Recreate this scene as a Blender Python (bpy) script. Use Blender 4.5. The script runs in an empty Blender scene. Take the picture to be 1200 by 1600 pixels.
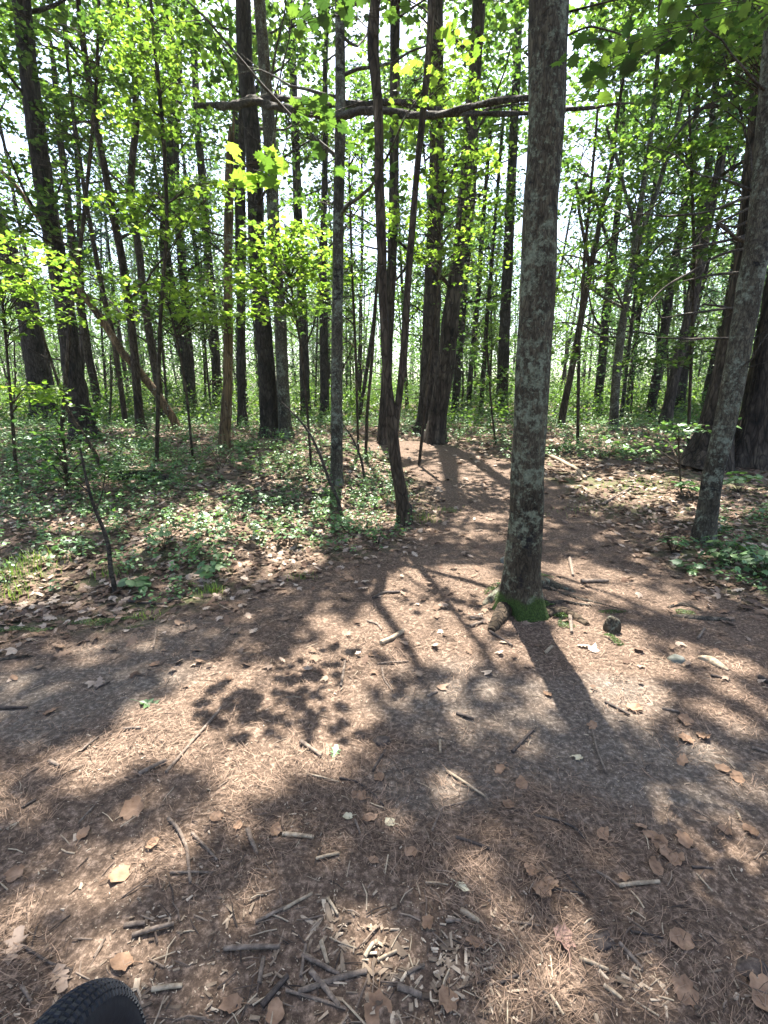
import bpy, math
import numpy as np
from mathutils import Vector
rng = np.random.default_rng(7)
R = math.radians

# ------------------------------------------------------------------ camera, sky, sun, exposure
F, PITCH, EYE = 764.0, math.atan(180/764.0), 1.45     # focal length in photo pixels (1200x1600)
SUN_EL, SUN_AZ = R(66.5), R(-1.0)
SUN_STRENGTH, SKY_STRENGTH, EXPOSURE = 5.0, 0.09, 2.6
HAZE = .0004
sc = bpy.context.scene
cam_d = bpy.data.cameras.new('camera'); cam = bpy.data.objects.new('camera', cam_d)
sc.collection.objects.link(cam); sc.camera = cam
cam.location = (0, 0, EYE); cam.rotation_euler = (math.pi/2 - PITCH, 0, 0)
cam_d.sensor_fit = 'VERTICAL'; cam_d.sensor_height = 24; cam_d.lens = 24*F/1600
cam_d.clip_start = 0.02; cam_d.clip_end = 600
w = bpy.data.worlds.new('World'); sc.world = w; w.use_nodes = True
nt = w.node_tree; bg = nt.nodes['Background']
sky = nt.nodes.new('ShaderNodeTexSky'); sky.sky_type = 'NISHITA'; sky.sun_disc = False
sky.sun_elevation = SUN_EL; sky.sun_rotation = SUN_AZ; sky.air_density = 1.0; sky.dust_density = 3.0; sky.ozone_density = 1.0
nt.links.new(sky.outputs[0], bg.inputs[0]); bg.inputs[1].default_value = SKY_STRENGTH
SDIR = np.array([math.sin(SUN_AZ)*math.cos(SUN_EL), math.cos(SUN_AZ)*math.cos(SUN_EL), math.sin(SUN_EL)])
sl = bpy.data.lights.new('sun', 'SUN'); so = bpy.data.objects.new('sun', sl); sc.collection.objects.link(so)
sl.energy = SUN_STRENGTH; sl.angle = R(0.53); sl.color = (1.0, 0.955, 0.88)
so.rotation_euler = Vector(SDIR).to_track_quat('Z', 'Y').to_euler(); so.location = (0, 10, 30)
vs = sc.view_settings; vs.view_transform = 'Standard'; vs.look = 'None'; vs.gamma = 1; vs.exposure = EXPOSURE
sc.cycles.max_bounces = 7; sc.cycles.diffuse_bounces = 4; sc.cycles.transmission_bounces = 4; sc.cycles.glossy_bounces = 2
sc.cycles.use_denoising = True; sc.cycles.sample_clamp_indirect = 6

# ------------------------------------------------------------------ helpers: geometry
CP, SP = math.cos(PITCH), math.sin(PITCH)
def sines(x, y, s, seed=0):
    r = np.random.default_rng(seed); v = 0
    for k in range(6):
        a = r.uniform(0, 2*np.pi); f = r.uniform(.6, 1.7)/s; p = r.uniform(0, 6.28)
        v = v + np.sin((x*np.cos(a) + y*np.sin(a))*f*2.2 + p)
    return v/6
def smooth(t): t = np.clip(t, 0, 1); return t*t*(3 - 2*t)
def H(x, y):
    x = np.asarray(x, float); y = np.asarray(y, float)
    h = 0.52*smooth((y - 3.2)/9.5) + 0.26*smooth((y - 11)/16)
    h = h + 0.16*smooth((-x - .7 + .25*(y-3.8))/1.8)*smooth((y - 2.9)/1.6)*(1 - .6*smooth((y-9)/8))
    h = h + 0.10*smooth((x - 2.0)/2)*smooth((y - 2.5)/3)
    h = h + 0.022*sines(x, y, 1.3, 3) + 0.03*sines(x, y, 4.5, 4)*smooth(y/6)
    h = h + 0.07*np.exp(-(((x-1.05)**2 + (y-3.62)**2)/.16))      # the mound round the near trunk's roots
    return h
def ray(px, py):
    u = (px - 600)/F; v = (800 - py)/F
    return np.array([u, CP + v*SP, -SP + v*CP])
def ground(px, py):
    d = ray(px, py); t = 0.5; last = 0.5
    while t < 120:
        p = np.array([0, 0, EYE]) + d*t
        if p[2] < H(p[0], p[1]):
            lo, hi = last, t
            for _ in range(20):
                m = (lo + hi)/2; p = np.array([0, 0, EYE]) + d*m
                if p[2] < H(p[0], p[1]): hi = m
                else: lo = m
            return p
        last = t; t *= 1.02
    return p
def onplane(px, py, Y):
    d = ray(px, py); return np.array([0, 0, EYE]) + d*(Y/d[1])
def project(P):
    q = P - np.array([0, 0, EYE]); dep = q[:, 1]*CP - q[:, 2]*SP; v = q[:, 1]*SP + q[:, 2]*CP
    dep = np.where(dep < .05, .05, dep)
    return 600 + F*q[:, 0]/dep, 800 - F*v/dep, dep

class MB:
    def __init__(s): s.v = []; s.f = {}; s.n = 0; s.mi = {}
    def add(s, V, Fc, mi=0):
        V = np.asarray(V, float).reshape(-1, 3); Fc = np.asarray(Fc, int)
        if len(V) == 0: return
        s.v.append(V); k = (Fc.shape[1], mi); s.f.setdefault(k, []).append(Fc + s.n); s.n += len(V)
    def build(s, name, mats, parent=None, smooth_=False):
        me = bpy.data.meshes.new(name)
        V = np.concatenate(s.v) if s.v else np.zeros((0, 3))
        if parent is not None and s.n: V = V - np.array(parent['org'] if 'org' in parent.keys() else (0, 0, 0))
        me.vertices.add(len(V)); me.vertices.foreach_set('co', V.astype(np.float32).ravel())
        loops = []; tot = []; mids = []
        for (k, mi), L in s.f.items():
            A = np.concatenate(L); loops.append(A.ravel()); tot.append(np.full(len(A), k)); mids.append(np.full(len(A), mi))
        if loops:
            loops = np.concatenate(loops); tot = np.concatenate(tot); mids = np.concatenate(mids)
            me.loops.add(len(loops)); me.loops.foreach_set('vertex_index', loops.astype(np.int32))
            me.polygons.add(len(tot)); st = np.concatenate([[0], np.cumsum(tot)[:-1]])
            me.polygons.foreach_set('loop_start', st.astype(np.int32))
            me.polygons.foreach_set('material_index', mids.astype(np.int32))
            me.polygons.foreach_set('use_smooth', np.full(len(tot), bool(smooth_)))
        me.update(calc_edges=True); me.validate()
        for m in (mats if isinstance(mats, list) else [mats]): me.materials.append(m)
        o = bpy.data.objects.new(name, me); sc.collection.objects.link(o)
        if parent is not None: o.parent = parent
        return o
def norm(v): return v/np.maximum(np.linalg.norm(v, axis=-1, keepdims=True), 1e-9)
def resample(P, n):
    P = np.asarray(P, float); d = np.concatenate([[0], np.cumsum(np.linalg.norm(np.diff(P[:, :3], axis=0), axis=1))])
    t = np.linspace(0, d[-1], n)
    Q = np.stack([np.interp(t, d, P[:, k]) for k in range(P.shape[1])], 1)
    for _ in range(max(1, n//max(6, len(P)*3))):
        Q[1:-1] = (Q[:-2] + 2*Q[1:-1] + Q[2:])/4
    return Q
def tube(mb, P, rad, ns=8, rough=0.0, seed=0, flare=0.0, ridges=0.0, cap=True, mi=0, fine=0.0):
    P = np.asarray(P, float); rad = np.broadcast_to(np.asarray(rad, float), (len(P),)); n = len(P)
    T = norm(np.gradient(P, axis=0))
    a = np.array([0, -1., 0]) if abs(T[0][1]) < .9 else np.array([1., 0, 0])
    u = norm(np.cross(T[0], a)); U = [u]
    for i in range(1, n):
        u = U[-1] - T[i]*np.dot(U[-1], T[i]); U.append(norm(u))
    U = np.array(U); W = np.cross(T, U)
    th = np.linspace(0, 2*np.pi, ns, endpoint=False)
    L = np.concatenate([[0], np.cumsum(np.linalg.norm(np.diff(P, axis=0), axis=1))])
    rr = np.ones((n, ns))
    if rough:
        r = np.random.default_rng(seed)
        for k in range(7):
            m = r.integers(1, 5); fz = r.uniform(.6, 5); rr += rough*.4*np.sin(m*th[None] + fz*L[:, None]*3 + r.uniform(0, 6))
    if ridges:
        r = np.random.default_rng(seed + 9)
        for k in range(9):
            m = r.integers(7, 19); rr += ridges*.33*np.sin(m*th[None] + 1.8*np.sin(L[:, None]*r.uniform(3, 11) + r.uniform(0, 6)) + r.uniform(0, 6))
    if fine:
        r = np.random.default_rng(seed + 5); rr += fine*r.normal(size=(n, ns))
    if flare:
        z = L/max(rad[0], .01)
        lob = 1 + .5*np.sin(th*3 + seed) + .35*np.sin(th*5 + seed*2)
        rr += flare*np.exp(-z/1.3)[:, None]*np.clip(lob, .15, None)[None]
    V = P[:, None] + (rad[:, None]*rr)[..., None]*(np.cos(th)[None, :, None]*U[:, None] + np.sin(th)[None, :, None]*W[:, None])
    i = np.arange(n-1)[:, None]; j = np.arange(ns)[None]; j2 = (j+1) % ns
    Fc = np.stack([i*ns + j, i*ns + j2, (i+1)*ns + j2, (i+1)*ns + j], -1).reshape(-1, 4)
    mb.add(V.reshape(-1, 3), Fc, mi)
    if cap:
        for e in (0, n-1):
            c = np.concatenate([V[e], P[e][None] + T[e][None]*rad[e]*(.4 if e else -.4)])
            jj = np.arange(ns); f = np.stack([jj, (jj+1) % ns, np.full(ns, ns)], 1)
            mb.add(c, f if e else f[:, ::-1], mi)

# leaf templates: (verts, faces) tip toward +y, unit length
def fan(out, z=None):
    out = np.array(out, float); c = np.array([[0, .38, 0.0]])
    V = np.concatenate([c, np.concatenate([out, np.zeros((len(out), 1))], 1)])
    V[:, 2] = -.35*V[:, 0]**2 - .12*(V[:, 1]-.4)**2
    n = len(out); k = np.arange(n); return V, np.stack([np.zeros(n, int), k+1, (k+1) % n + 1], 1)
half = [(.06, .04), (.30, .02), (.26, .16), (.52, .30), (.36, .40), (.44, .62), (.24, .60), (.20, .74), (.11, .72)]
MAPLE = fan([(0, 0)] + half + [(0, 1)] + [(-x, y) for x, y in half[::-1]])
h5 = [(.32, .08), (.48, .48), (.2, .5)]
MAPLE5 = fan([(0, 0)] + h5 + [(0, 1)] + [(-x, y) for x, y in h5[::-1]])
OVAL = fan([(0, 0), (.2, .15), (.33, .4), (.27, .7), (.1, .93), (0, 1), (-.1, .93), (-.27, .7), (-.33, .4), (-.2, .15)])
KITE = (np.array([[0, 0, 0], [.34, .45, .05], [0, 1, -.05], [-.34, .45, .05]], float), np.array([[0, 1, 2, 3]]))
OAK = fan([(0, 0), (.07, .12), (.2, .2), (.1, .3), (.34, .42), (.14, .5), (.34, .68), (.14, .72), (.14, .92), (0, 1),
           (-.14, .92), (-.14, .72), (-.34, .68), (-.14, .5), (-.34, .42), (-.1, .3), (-.2, .2), (-.07, .12)])
def put(mb, tpl, C, N, size, r=rng, mi=0, droop=None):
    C = np.asarray(C, float); n = len(C)
    if n == 0: return
    TV, TF = tpl; N = norm(np.asarray(N, float))
    a = norm(r.normal(size=(n, 3))); t1 = norm(np.cross(N, a)); t2 = np.cross(N, t1)
    s = np.broadcast_to(np.asarray(size, float), (n,))[:, None, None]
    V = C[:, None] + s*(TV[None, :, 0:1]*t1[:, None] + (TV[None, :, 1:2] - .4)*t2[:, None] + TV[None, :, 2:3]*N[:, None]*r.uniform(.3, 1.6, (n, 1, 1)))
    Fc = (TF[None] + (np.arange(n)*len(TV))[:, None, None]).reshape(-1, TF.shape[1])
    mb.add(V.reshape(-1, 3), Fc, mi)

# ------------------------------------------------------------------ where sun reaches the ground (gaps cut in the canopy for it)
LIT = [  # photo-space ellipses of the sun patches, turned into holes in the canopy leaves below: cx, cy, rx, ry, angle, amount
 (215,1165,150,42,-28,1),(395,1085,200,52,-8,.9),(300,1275,150,46,-38,.85),(140,1395,110,40,-32,.8),(500,980,45,18,0,.8),(470,1130,70,40,0,.6),
 (690,925,100,40,0,1),(650,990,95,48,0,.95),(745,1010,80,50,20,.85),(720,1110,110,45,0,.75),(560,1080,40,50,0,.6),
 (905,898,70,20,10,.9),(1010,925,100,24,12,.9),(945,1010,85,46,30,1),(985,1095,70,42,45,.95),(1110,1045,80,30,20,.75),(1150,1110,70,30,25,.7),
 (740,745,95,22,8,.9),(690,772,60,14,0,.8),(770,800,60,12,0,.8),(700,838,80,13,0,.8),(620,698,55,9,0,1),(820,815,60,14,0,.6),
 (440,785,210,66,-5,1),(330,735,120,28,0,.9),(240,805,90,24,-10,.8),(120,765,70,16,0,.9),(55,905,90,34,-22,1),(215,850,60,22,-25,.8),(430,880,80,22,0,.9),(250,790,60,16,-10,.8),
 (1010,762,110,30,8,1),(885,728,60,12,0,.9),(1110,800,60,18,0,.7),(940,705,60,8,0,.5),(1170,760,40,16,0,.7),
 (1160,1345,70,36,30,.8),(880,1505,90,28,-15,.8),(1010,1560,80,26,0,.7),(560,1450,55,34,0,.7),(690,1390,40,30,0,.8),(60,1480,60,24,-30,.8),(840,1575,80,22,0,.7),(540,1530,40,24,0,.6),(60,1190,70,25,-20,.5),(960,1040,45,100,-32,1),(850,1060,70,60,0,.7),(200,1330,60,20,-30,.8)]
def lit(G):
    X, Y, D = project(G); L = np.zeros(len(G))
    wob = .92 + .26*sines(G[:, 0], G[:, 1], .35, 11) + .22*sines(G[:, 0], G[:, 1], .13, 12)
    for cx, cy, rx, ry, an, am in LIT:
        c, s = math.cos(R(an)), math.sin(R(an)); dx, dy = X-cx, Y-cy
        q = np.sqrt(((dx*c + dy*s)/rx)**2 + ((-dx*s + dy*c)/ry)**2)*wob
        L = np.maximum(L, am*(q < 1))
    far = G[:, 1] > 8.5
    L = np.where(far, np.maximum(L, (sines(G[:, 0], G[:, 1], .9, 21) > .05)*.75), L)
    return L
def landing(P):
    t = (P[:, 2] - H(P[:, 0], P[:, 1]))/SDIR[2]; G = P - SDIR*t[:, None]
    t = t + (G[:, 2] - H(G[:, 0], G[:, 1]))/SDIR[2]; return P - SDIR*t[:, None]
SUNNY = []      # leaf sprays the sun reaches: centre + radius; the canopy stays open along their line to the sun
E1 = np.cross(SDIR, [0, 0, 1.]); E1 = E1/np.linalg.norm(E1); E2 = np.cross(SDIR, E1)
def shades_spray(P):
    if not SUNNY: return np.zeros(len(P), bool)
    A = np.array(SUNNY); out = np.zeros(len(P), bool); u, v, d = P@E1, P@E2, P@SDIR
    for c in A:
        out |= ((u - c[:3]@E1)**2 + (v - c[:3]@E2)**2 < c[3]**2) & (d > c[:3]@SDIR + c[3] + .3)
    return out
def keep(P, r=rng, zmin=2.4):     # drop canopy leaves that would close a gap
    G = landing(P); return ((P[:, 2] < zmin) | (r.random(len(P)) > lit(G))) & ~shades_spray(P)

# ------------------------------------------------------------------ materials
def mat(name):
    m = bpy.data.materials.new(name); m.use_nodes = True; n = m.node_tree; n.nodes.clear()
    o = n.nodes.new('ShaderNodeOutputMaterial'); return m, n, o
def ramp(n, fac, cols):
    c = n.nodes.new('ShaderNodeValToRGB'); e = c.color_ramp.elements
    while len(e) < len(cols): e.new(.5)
    for k, (p, col) in enumerate(cols): e[k].position = p; e[k].color = (*col, 1)
    n.links.new(fac, c.inputs[0]); return c.outputs[0]
def noise(n, sc_, det=4, vec=None, rough=.55, dist=0):
    t = n.nodes.new('ShaderNodeTexNoise'); t.inputs['Scale'].default_value = sc_; t.inputs['Detail'].default_value = det
    t.inputs['Roughness'].default_value = rough; t.inputs['Distortion'].default_value = dist
    if vec: n.links.new(vec, t.inputs['Vector'])
    return t.outputs['Fac']
def mixc(n, f, a, b, mode='MIX'):
    m = n.nodes.new('ShaderNodeMix'); m.data_type = 'RGBA'; m.blend_type = mode
    for sock, v in ((m.inputs[0], f), (m.inputs[6], a), (m.inputs[7], b)):
        if isinstance(v, (int, float)): sock.default_value = v
        elif isinstance(v, tuple): sock.default_value = (*v, 1)
        else: n.links.new(v, sock)
    return m.outputs[2]
def coords(n, scale=(1, 1, 1)):
    tc = n.nodes.new('ShaderNodeTexCoord'); mp = n.nodes.new('ShaderNodeMapping'); mp.inputs['Scale'].default_value = scale
    n.links.new(tc.outputs['Object'], mp.inputs[0]); return mp.outputs[0]
def math_(n, op, a, b=0.0):
    m = n.nodes.new('ShaderNodeMath'); m.operation = op
    for s, v in ((m.inputs[0], a), (m.inputs[1], b)):
        if isinstance(v, (int, float)): s.default_value = v
        else: n.links.new(v, s)
    return m.outputs[0]
def leafmat(name, cols, trans=.5, tcol=(1.02, 1.15, .6), gloss=.04):
    m, n, o = mat(name)
    g = n.nodes.new('ShaderNodeNewGeometry')
    col = ramp(n, g.outputs['Random Per Island'], [(k/(len(cols)-1), c) for k, c in enumerate(cols)])
    col = mixc(n, .6, col, ramp(n, noise(n, .8, 2, coords(n)), [(.35, (.55, .6, .6)), (.65, (1.3, 1.3, 1.1))]), 'MULTIPLY')
    d = n.nodes.new('ShaderNodeBsdfDiffuse'); t = n.nodes.new('ShaderNodeBsdfTranslucent'); gl = n.nodes.new('ShaderNodeBsdfGlossy')
    gl.inputs['Roughness'].default_value = .45; gl.inputs['Color'].default_value = (.8, .85, .8, 1)
    n.links.new(col, d.inputs[0]); n.links.new(mixc(n, 1.0, col, tcol, 'MULTIPLY'), t.inputs[0])
    a = n.nodes.new('ShaderNodeMixShader'); a.inputs[0].default_value = trans; n.links.new(d.outputs[0], a.inputs[1]); n.links.new(t.outputs[0], a.inputs[2])
    b = n.nodes.new('ShaderNodeMixShader'); b.inputs[0].default_value = gloss; n.links.new(a.outputs[0], b.inputs[1]); n.links.new(gl.outputs[0], b.inputs[2])
    n.links.new(b.outputs[0], o.inputs[0]); return m
def barkmat(name, dark, mid, light, zs=.28, scale=9, lichen=.0, moss=0.0, lcol=(.33, .36, .30), bump=.5, spots=0.0, red=0.0):
    m, n, o = mat(name); v = coords(n, (1, 1, zs)); v1 = coords(n)
    vo = n.nodes.new('ShaderNodeTexVoronoi'); vo.feature = 'DISTANCE_TO_EDGE'; vo.inputs['Scale'].default_value = scale*2.4
    wv = n.nodes.new('ShaderNodeVectorMath'); wv.operation = 'ADD'
    nn = n.nodes.new('ShaderNodeTexNoise'); nn.inputs['Scale'].default_value = scale; n.links.new(v, nn.inputs['Vector'])
    sc2 = n.nodes.new('ShaderNodeVectorMath'); sc2.operation = 'SCALE'; sc2.inputs['Scale'].default_value = .12
    n.links.new(nn.outputs['Color'], sc2.inputs[0]); n.links.new(v, wv.inputs[0]); n.links.new(sc2.outputs[0], wv.inputs[1]); n.links.new(wv.outputs[0], vo.inputs['Vector'])
    crack = ramp(n, vo.outputs['Distance'], [(0, (0, 0, 0)), (.16, (1, 1, 1))])
    f = noise(n, scale*2.2, 8, v, .7)
    base = ramp(n, f, [(.3, dark), (.52, mid), (.72, light)])
    base = mixc(n, .6, base, crack, 'MULTIPLY')
    base = mixc(n, .8, base, ramp(n, noise(n, 3.2, 5, coords(n, (1, 1, .6))), [(.34, (.5, .46, .40)), (.66, (1.45, 1.42, 1.3))]), 'MULTIPLY')
    hgt = math_(n, 'ADD', math_(n, 'MULTIPLY', crack, .5), f)
    if lichen:
        lf = ramp(n, math_(n, 'ADD', math_(n, 'MULTIPLY', noise(n, 22, 8, v1, .78), .6), math_(n, 'MULTIPLY', noise(n, 3.6, 4, v1, .6), .4)), [(.60 - lichen*.14, (0, 0, 0)), (.66 - lichen*.14, (1, 1, 1))])
        lc = ramp(n, noise(n, 60, 3, v1), [(.35, tuple(c*.55 for c in lcol)), (.65, lcol)])
        base = mixc(n, lf, base, lc)
    if red:
        base = mixc(n, ramp(n, noise(n, 1.7, 3, v1), [(.5, (0, 0, 0)), (.62, (red, red, red))]), base, (.085, .045, .026))
    if spots:
        sf = ramp(n, math_(n, 'ADD', math_(n, 'MULTIPLY', noise(n, 12, 6, coords(n, (1, 1, 1.3)), .7), .55), math_(n, 'MULTIPLY', noise(n, 2.6, 3, v1), .45)), [(.30 + spots*.08, (1, 1, 1)), (.36 + spots*.08, (0, 0, 0))])
        base = mixc(n, sf, base, (.012, .010, .009))
    if moss:
        sep = n.nodes.new('ShaderNodeSeparateXYZ'); n.links.new(v1, sep.inputs[0])
        z = math_(n, 'ADD', sep.outputs[2], math_(n, 'MULTIPLY', noise(n, 9, 5, v1), -.55*moss))
        mf = ramp(n, z, [(0.0, (1, 1, 1)), (.06, (0, 0, 0))]) if False else ramp(n, math_(n, 'MULTIPLY', z, -6.0/moss), [(.0, (0, 0, 0)), (.5, (1, 1, 1))])
        base = mixc(n, mf, base, ramp(n, noise(n, 120, 3, v1), [(.3, (.012, .022, .005)), (.7, (.05, .08, .016))]))
    p = n.nodes.new('ShaderNodeBsdfPrincipled'); p.inputs['Roughness'].default_value = .9; p.inputs['Specular IOR Level'].default_value = .2
    b = n.nodes.new('ShaderNodeBump'); b.inputs['Strength'].default_value = bump; b.inputs['Distance'].default_value = .02
    n.links.new(hgt, b.inputs['Height']); n.links.new(b.outputs[0], p.inputs['Normal']); n.links.new(base, p.inputs['Base Color']); n.links.new(p.outputs[0], o.inputs[0])
    return m
def plainmat(name, cols, rough=.85, scale=30, isl=False, bump=.2, trans=0.0):
    m, n, o = mat(name); v = coords(n)
    f = noise(n, scale, 6, v, .65)
    if isl:
        g = n.nodes.new('ShaderNodeNewGeometry'); base = ramp(n, g.outputs['Random Per Island'], [(k/(len(cols)-1), c) for k, c in enumerate(cols)])
        base = mixc(n, .6, base, ramp(n, f, [(.3, (.45, .42, .4)), (.7, (1.35, 1.35, 1.35))]), 'MULTIPLY')
    else: base = ramp(n, f, [(.28 + .44*k/(len(cols)-1), c) for k, c in enumerate(cols)])
    p = n.nodes.new('ShaderNodeBsdfPrincipled'); p.inputs['Roughness'].default_value = rough; p.inputs['Specular IOR Level'].default_value = .25
    n.links.new(base, p.inputs['Base Color'])
    if bump:
        b = n.nodes.new('ShaderNodeBump'); b.inputs['Strength'].default_value = bump; b.inputs['Distance'].default_value = .004
        n.links.new(f, b.inputs['Height']); n.links.new(b.outputs[0], p.inputs['Normal'])
    if trans:
        t = n.nodes.new('ShaderNodeBsdfTranslucent'); n.links.new(base, t.inputs[0]); mx = n.nodes.new('ShaderNodeMixShader'); mx.inputs[0].default_value = trans
        n.links.new(p.outputs[0], mx.inputs[1]); n.links.new(t.outputs[0], mx.inputs[2]); n.links.new(mx.outputs[0], o.inputs[0])
    else: n.links.new(p.outputs[0], o.inputs[0])
    return m
def groundmat():
    m, n, o = mat('forest_soil'); v = coords(n)
    at = n.nodes.new('ShaderNodeAttribute'); at.attribute_name = 'trail'; tr = at.outputs['Color']
    tiny = noise(n, 160, 5, v, .75); fine = noise(n, 48, 7, v, .72); midn = noise(n, 5.5, 5, v, .6); big = noise(n, 1.1, 4, v, .55)
    needle = mixc(n, .6, ramp(n, fine, [(.30, (.036, .025, .018)), (.5, (.086, .060, .043)), (.69, (.255, .187, .14))]),
                  ramp(n, tiny, [(.3, (.35, .32, .3)), (.7, (1.6, 1.55, 1.5))]), 'MULTIPLY')
    sand = mixc(n, .55, ramp(n, fine, [(.3, (.040, .034, .028)), (.5, (.088, .073, .059)), (.72, (.24, .205, .17))]),
                ramp(n, tiny, [(.3, (.5, .5, .5)), (.7, (1.6, 1.6, 1.6))]), 'MULTIPLY')
    blot = math_(n, 'ADD', math_(n, 'MULTIPLY', midn, .5), math_(n, 'MULTIPLY', big, .6))
    sf = ramp(n, blot, [(.50, (0, 0, 0)), (.60, (1, 1, 1))])
    at2 = n.nodes.new('ShaderNodeAttribute'); at2.attribute_name = 'sand'
    sf2 = mixc(n, 1.0, at2.outputs['Color'], ramp(n, midn, [(.3, (.45, .45, .45)), (.6, (1, 1, 1))]), 'MULTIPLY')
    trail = mixc(n, sf2, needle, sand)
    humus = mixc(n, .6, ramp(n, fine, [(.3, (.03, .021, .014)), (.52, (.10, .07, .048)), (.7, (.2, .15, .11))]), ramp(n, tiny, [(.3, (.4, .4, .4)), (.7, (1.5, 1.5, 1.5))]), 'MULTIPLY')
    humus = mixc(n, ramp(n, blot, [(.52, (0, 0, 0)), (.62, (.6, .6, .6))]), humus, (.055, .075, .025))
    base = mixc(n, tr, humus, trail)
    p = n.nodes.new('ShaderNodeBsdfPrincipled'); p.inputs['Roughness'].default_value = .95; p.inputs['Specular IOR Level'].default_value = .15
    b = n.nodes.new('ShaderNodeBump'); b.inputs['Strength'].default_value = .55; b.inputs['Distance'].default_value = .012
    n.links.new(math_(n, 'ADD', fine, math_(n, 'MULTIPLY', tiny, .4)), b.inputs['Height']); n.links.new(b.outputs[0], p.inputs['Normal'])
    n.links.new(base, p.inputs['Base Color']); n.links.new(p.outputs[0], o.inputs[0]); return m
M = dict(
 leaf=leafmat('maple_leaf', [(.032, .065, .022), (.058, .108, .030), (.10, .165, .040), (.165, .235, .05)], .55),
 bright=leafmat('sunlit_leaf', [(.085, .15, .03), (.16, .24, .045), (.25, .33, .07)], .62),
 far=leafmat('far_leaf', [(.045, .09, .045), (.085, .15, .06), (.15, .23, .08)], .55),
 pine=leafmat('pine_needle', [(.03, .07, .04), (.05, .10, .06), (.07, .13, .075)], .3, (1, 1.1, .8)),
 herb=leafmat('herb_leaf', [(.05, .105, .035), (.07, .15, .055), (.11, .2, .07), (.16, .26, .07)], .35, gloss=.05),
 gray=barkmat('gray_bark', (.030, .025, .018), (.070, .060, .044), (.135, .12, .09), lichen=.66, lcol=(.18, .19, .14), spots=1.0, moss=0, scale=16, zs=.35, bump=.45),
 main=barkmat('mossy_gray_bark', (.028, .022, .014), (.062, .051, .035), (.122, .105, .073), lichen=.70, lcol=(.175, .185, .125), spots=1.0, moss=.5, scale=19, zs=.30, bump=.5, red=.0),
 dark=barkmat('dark_bark', (.018, .014, .011), (.045, .036, .028), (.085, .072, .058), scale=7, lcol=(.13, .135, .11), lichen=.1, bump=.9),
 brown=barkmat('brown_bark', (.022, .015, .010), (.060, .044, .030), (.115, .09, .065), scale=8, lcol=(.13, .135, .11), lichen=.05, bump=.8),
 pinebark=barkmat('furrowed_pine_bark', (.014, .011, .009), (.055, .043, .034), (.125, .1, .08), scale=6, zs=.22, lcol=(.13, .135, .11), lichen=.05, bump=1.0),
 snag=barkmat('bare_weathered_wood', (.05, .032, .018), (.13, .085, .045), (.24, .17, .10), scale=8, zs=.12, bump=.6, lichen=.2),
 dead=barkmat('dead_limb_bark', (.02, .016, .013), (.06, .05, .04), (.13, .11, .09), scale=10, zs=1, lichen=.2, lcol=(.14,.145,.11), bump=.6),
 stick=plainmat('stick_wood', [(.05, .037, .028), (.12, .09, .068), (.23, .18, .14)], scale=60),
 stickdark=plainmat('dark_stick_wood', [(.014, .011, .010), (.045, .034, .028), (.10, .08, .065)], scale=60),
 stickpale=plainmat('pale_stick_wood', [(.12, .085, .055), (.24, .185, .125), (.38, .31, .225)], scale=60),
 chip=plainmat('wood_chips', [(.06, .042, .03), (.13, .095, .065), (.22, .165, .115), (.42, .34, .25), (.10, .072, .05), (.30, .23, .16)], isl=True, scale=40),
 needles=plainmat('fallen_needles', [(.040, .027, .019), (.12, .080, .055), (.27, .185, .13), (.08, .052, .037)], isl=True, bump=0, scale=10),
 litter=plainmat('dry_leaf_litter', [(.06, .036, .024), (.14, .09, .06), (.27, .195, .14), (.40, .32, .25), (.12, .07, .045), (.22, .15, .10), (.09, .06, .045)], isl=True, scale=18, trans=.15),
 tan=plainmat('tan_leaf', [(.10, .058, .035), (.21, .128, .078), (.32, .205, .13)], scale=22, trans=.1, bump=.3),
 pink=plainmat('pinkish_leaf', [(.13, .075, .055), (.23, .14, .11), (.31, .20, .155)], scale=14, trans=.1),
 cream=plainmat('cream_leaf', [(.2, .17, .11), (.34, .3, .2), (.42, .38, .27)], scale=20),
 green=leafmat('fresh_green_leaf', [(.07, .12, .05), (.10, .16, .07)], .15),
 moss=leafmat('moss', [(.02, .04, .006), (.045, .08, .012), (.09, .135, .022)], .2),
 stone=plainmat('stone', [(.05, .052, .04), (.11, .112, .09), (.18, .178, .15)], scale=22, bump=.6),
 rubber=plainmat('black_rubber', [(.007, .009, .012), (.014, .017, .022), (.026, .03, .037)], rough=.6, scale=90),
 metal=plainmat('black_metal', [(.01, .01, .01), (.02, .02, .02)], rough=.35, scale=20, bump=0),
 soil=groundmat(),
)

# ------------------------------------------------------------------ tagging
def tag(o, label, cat, group=None, kind=None):
    if label: o['label'] = label
    if cat: o['category'] = cat
    if group: o['group'] = group
    if kind: o['kind'] = kind
    return o
def empty(name, loc, label, cat, group=None):
    o = bpy.data.objects.new(name, None); sc.collection.objects.link(o); o.location = tuple(loc); o.empty_display_size = .2
    o['org'] = [float(c) for c in loc]; return tag(o, label, cat, group)

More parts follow.
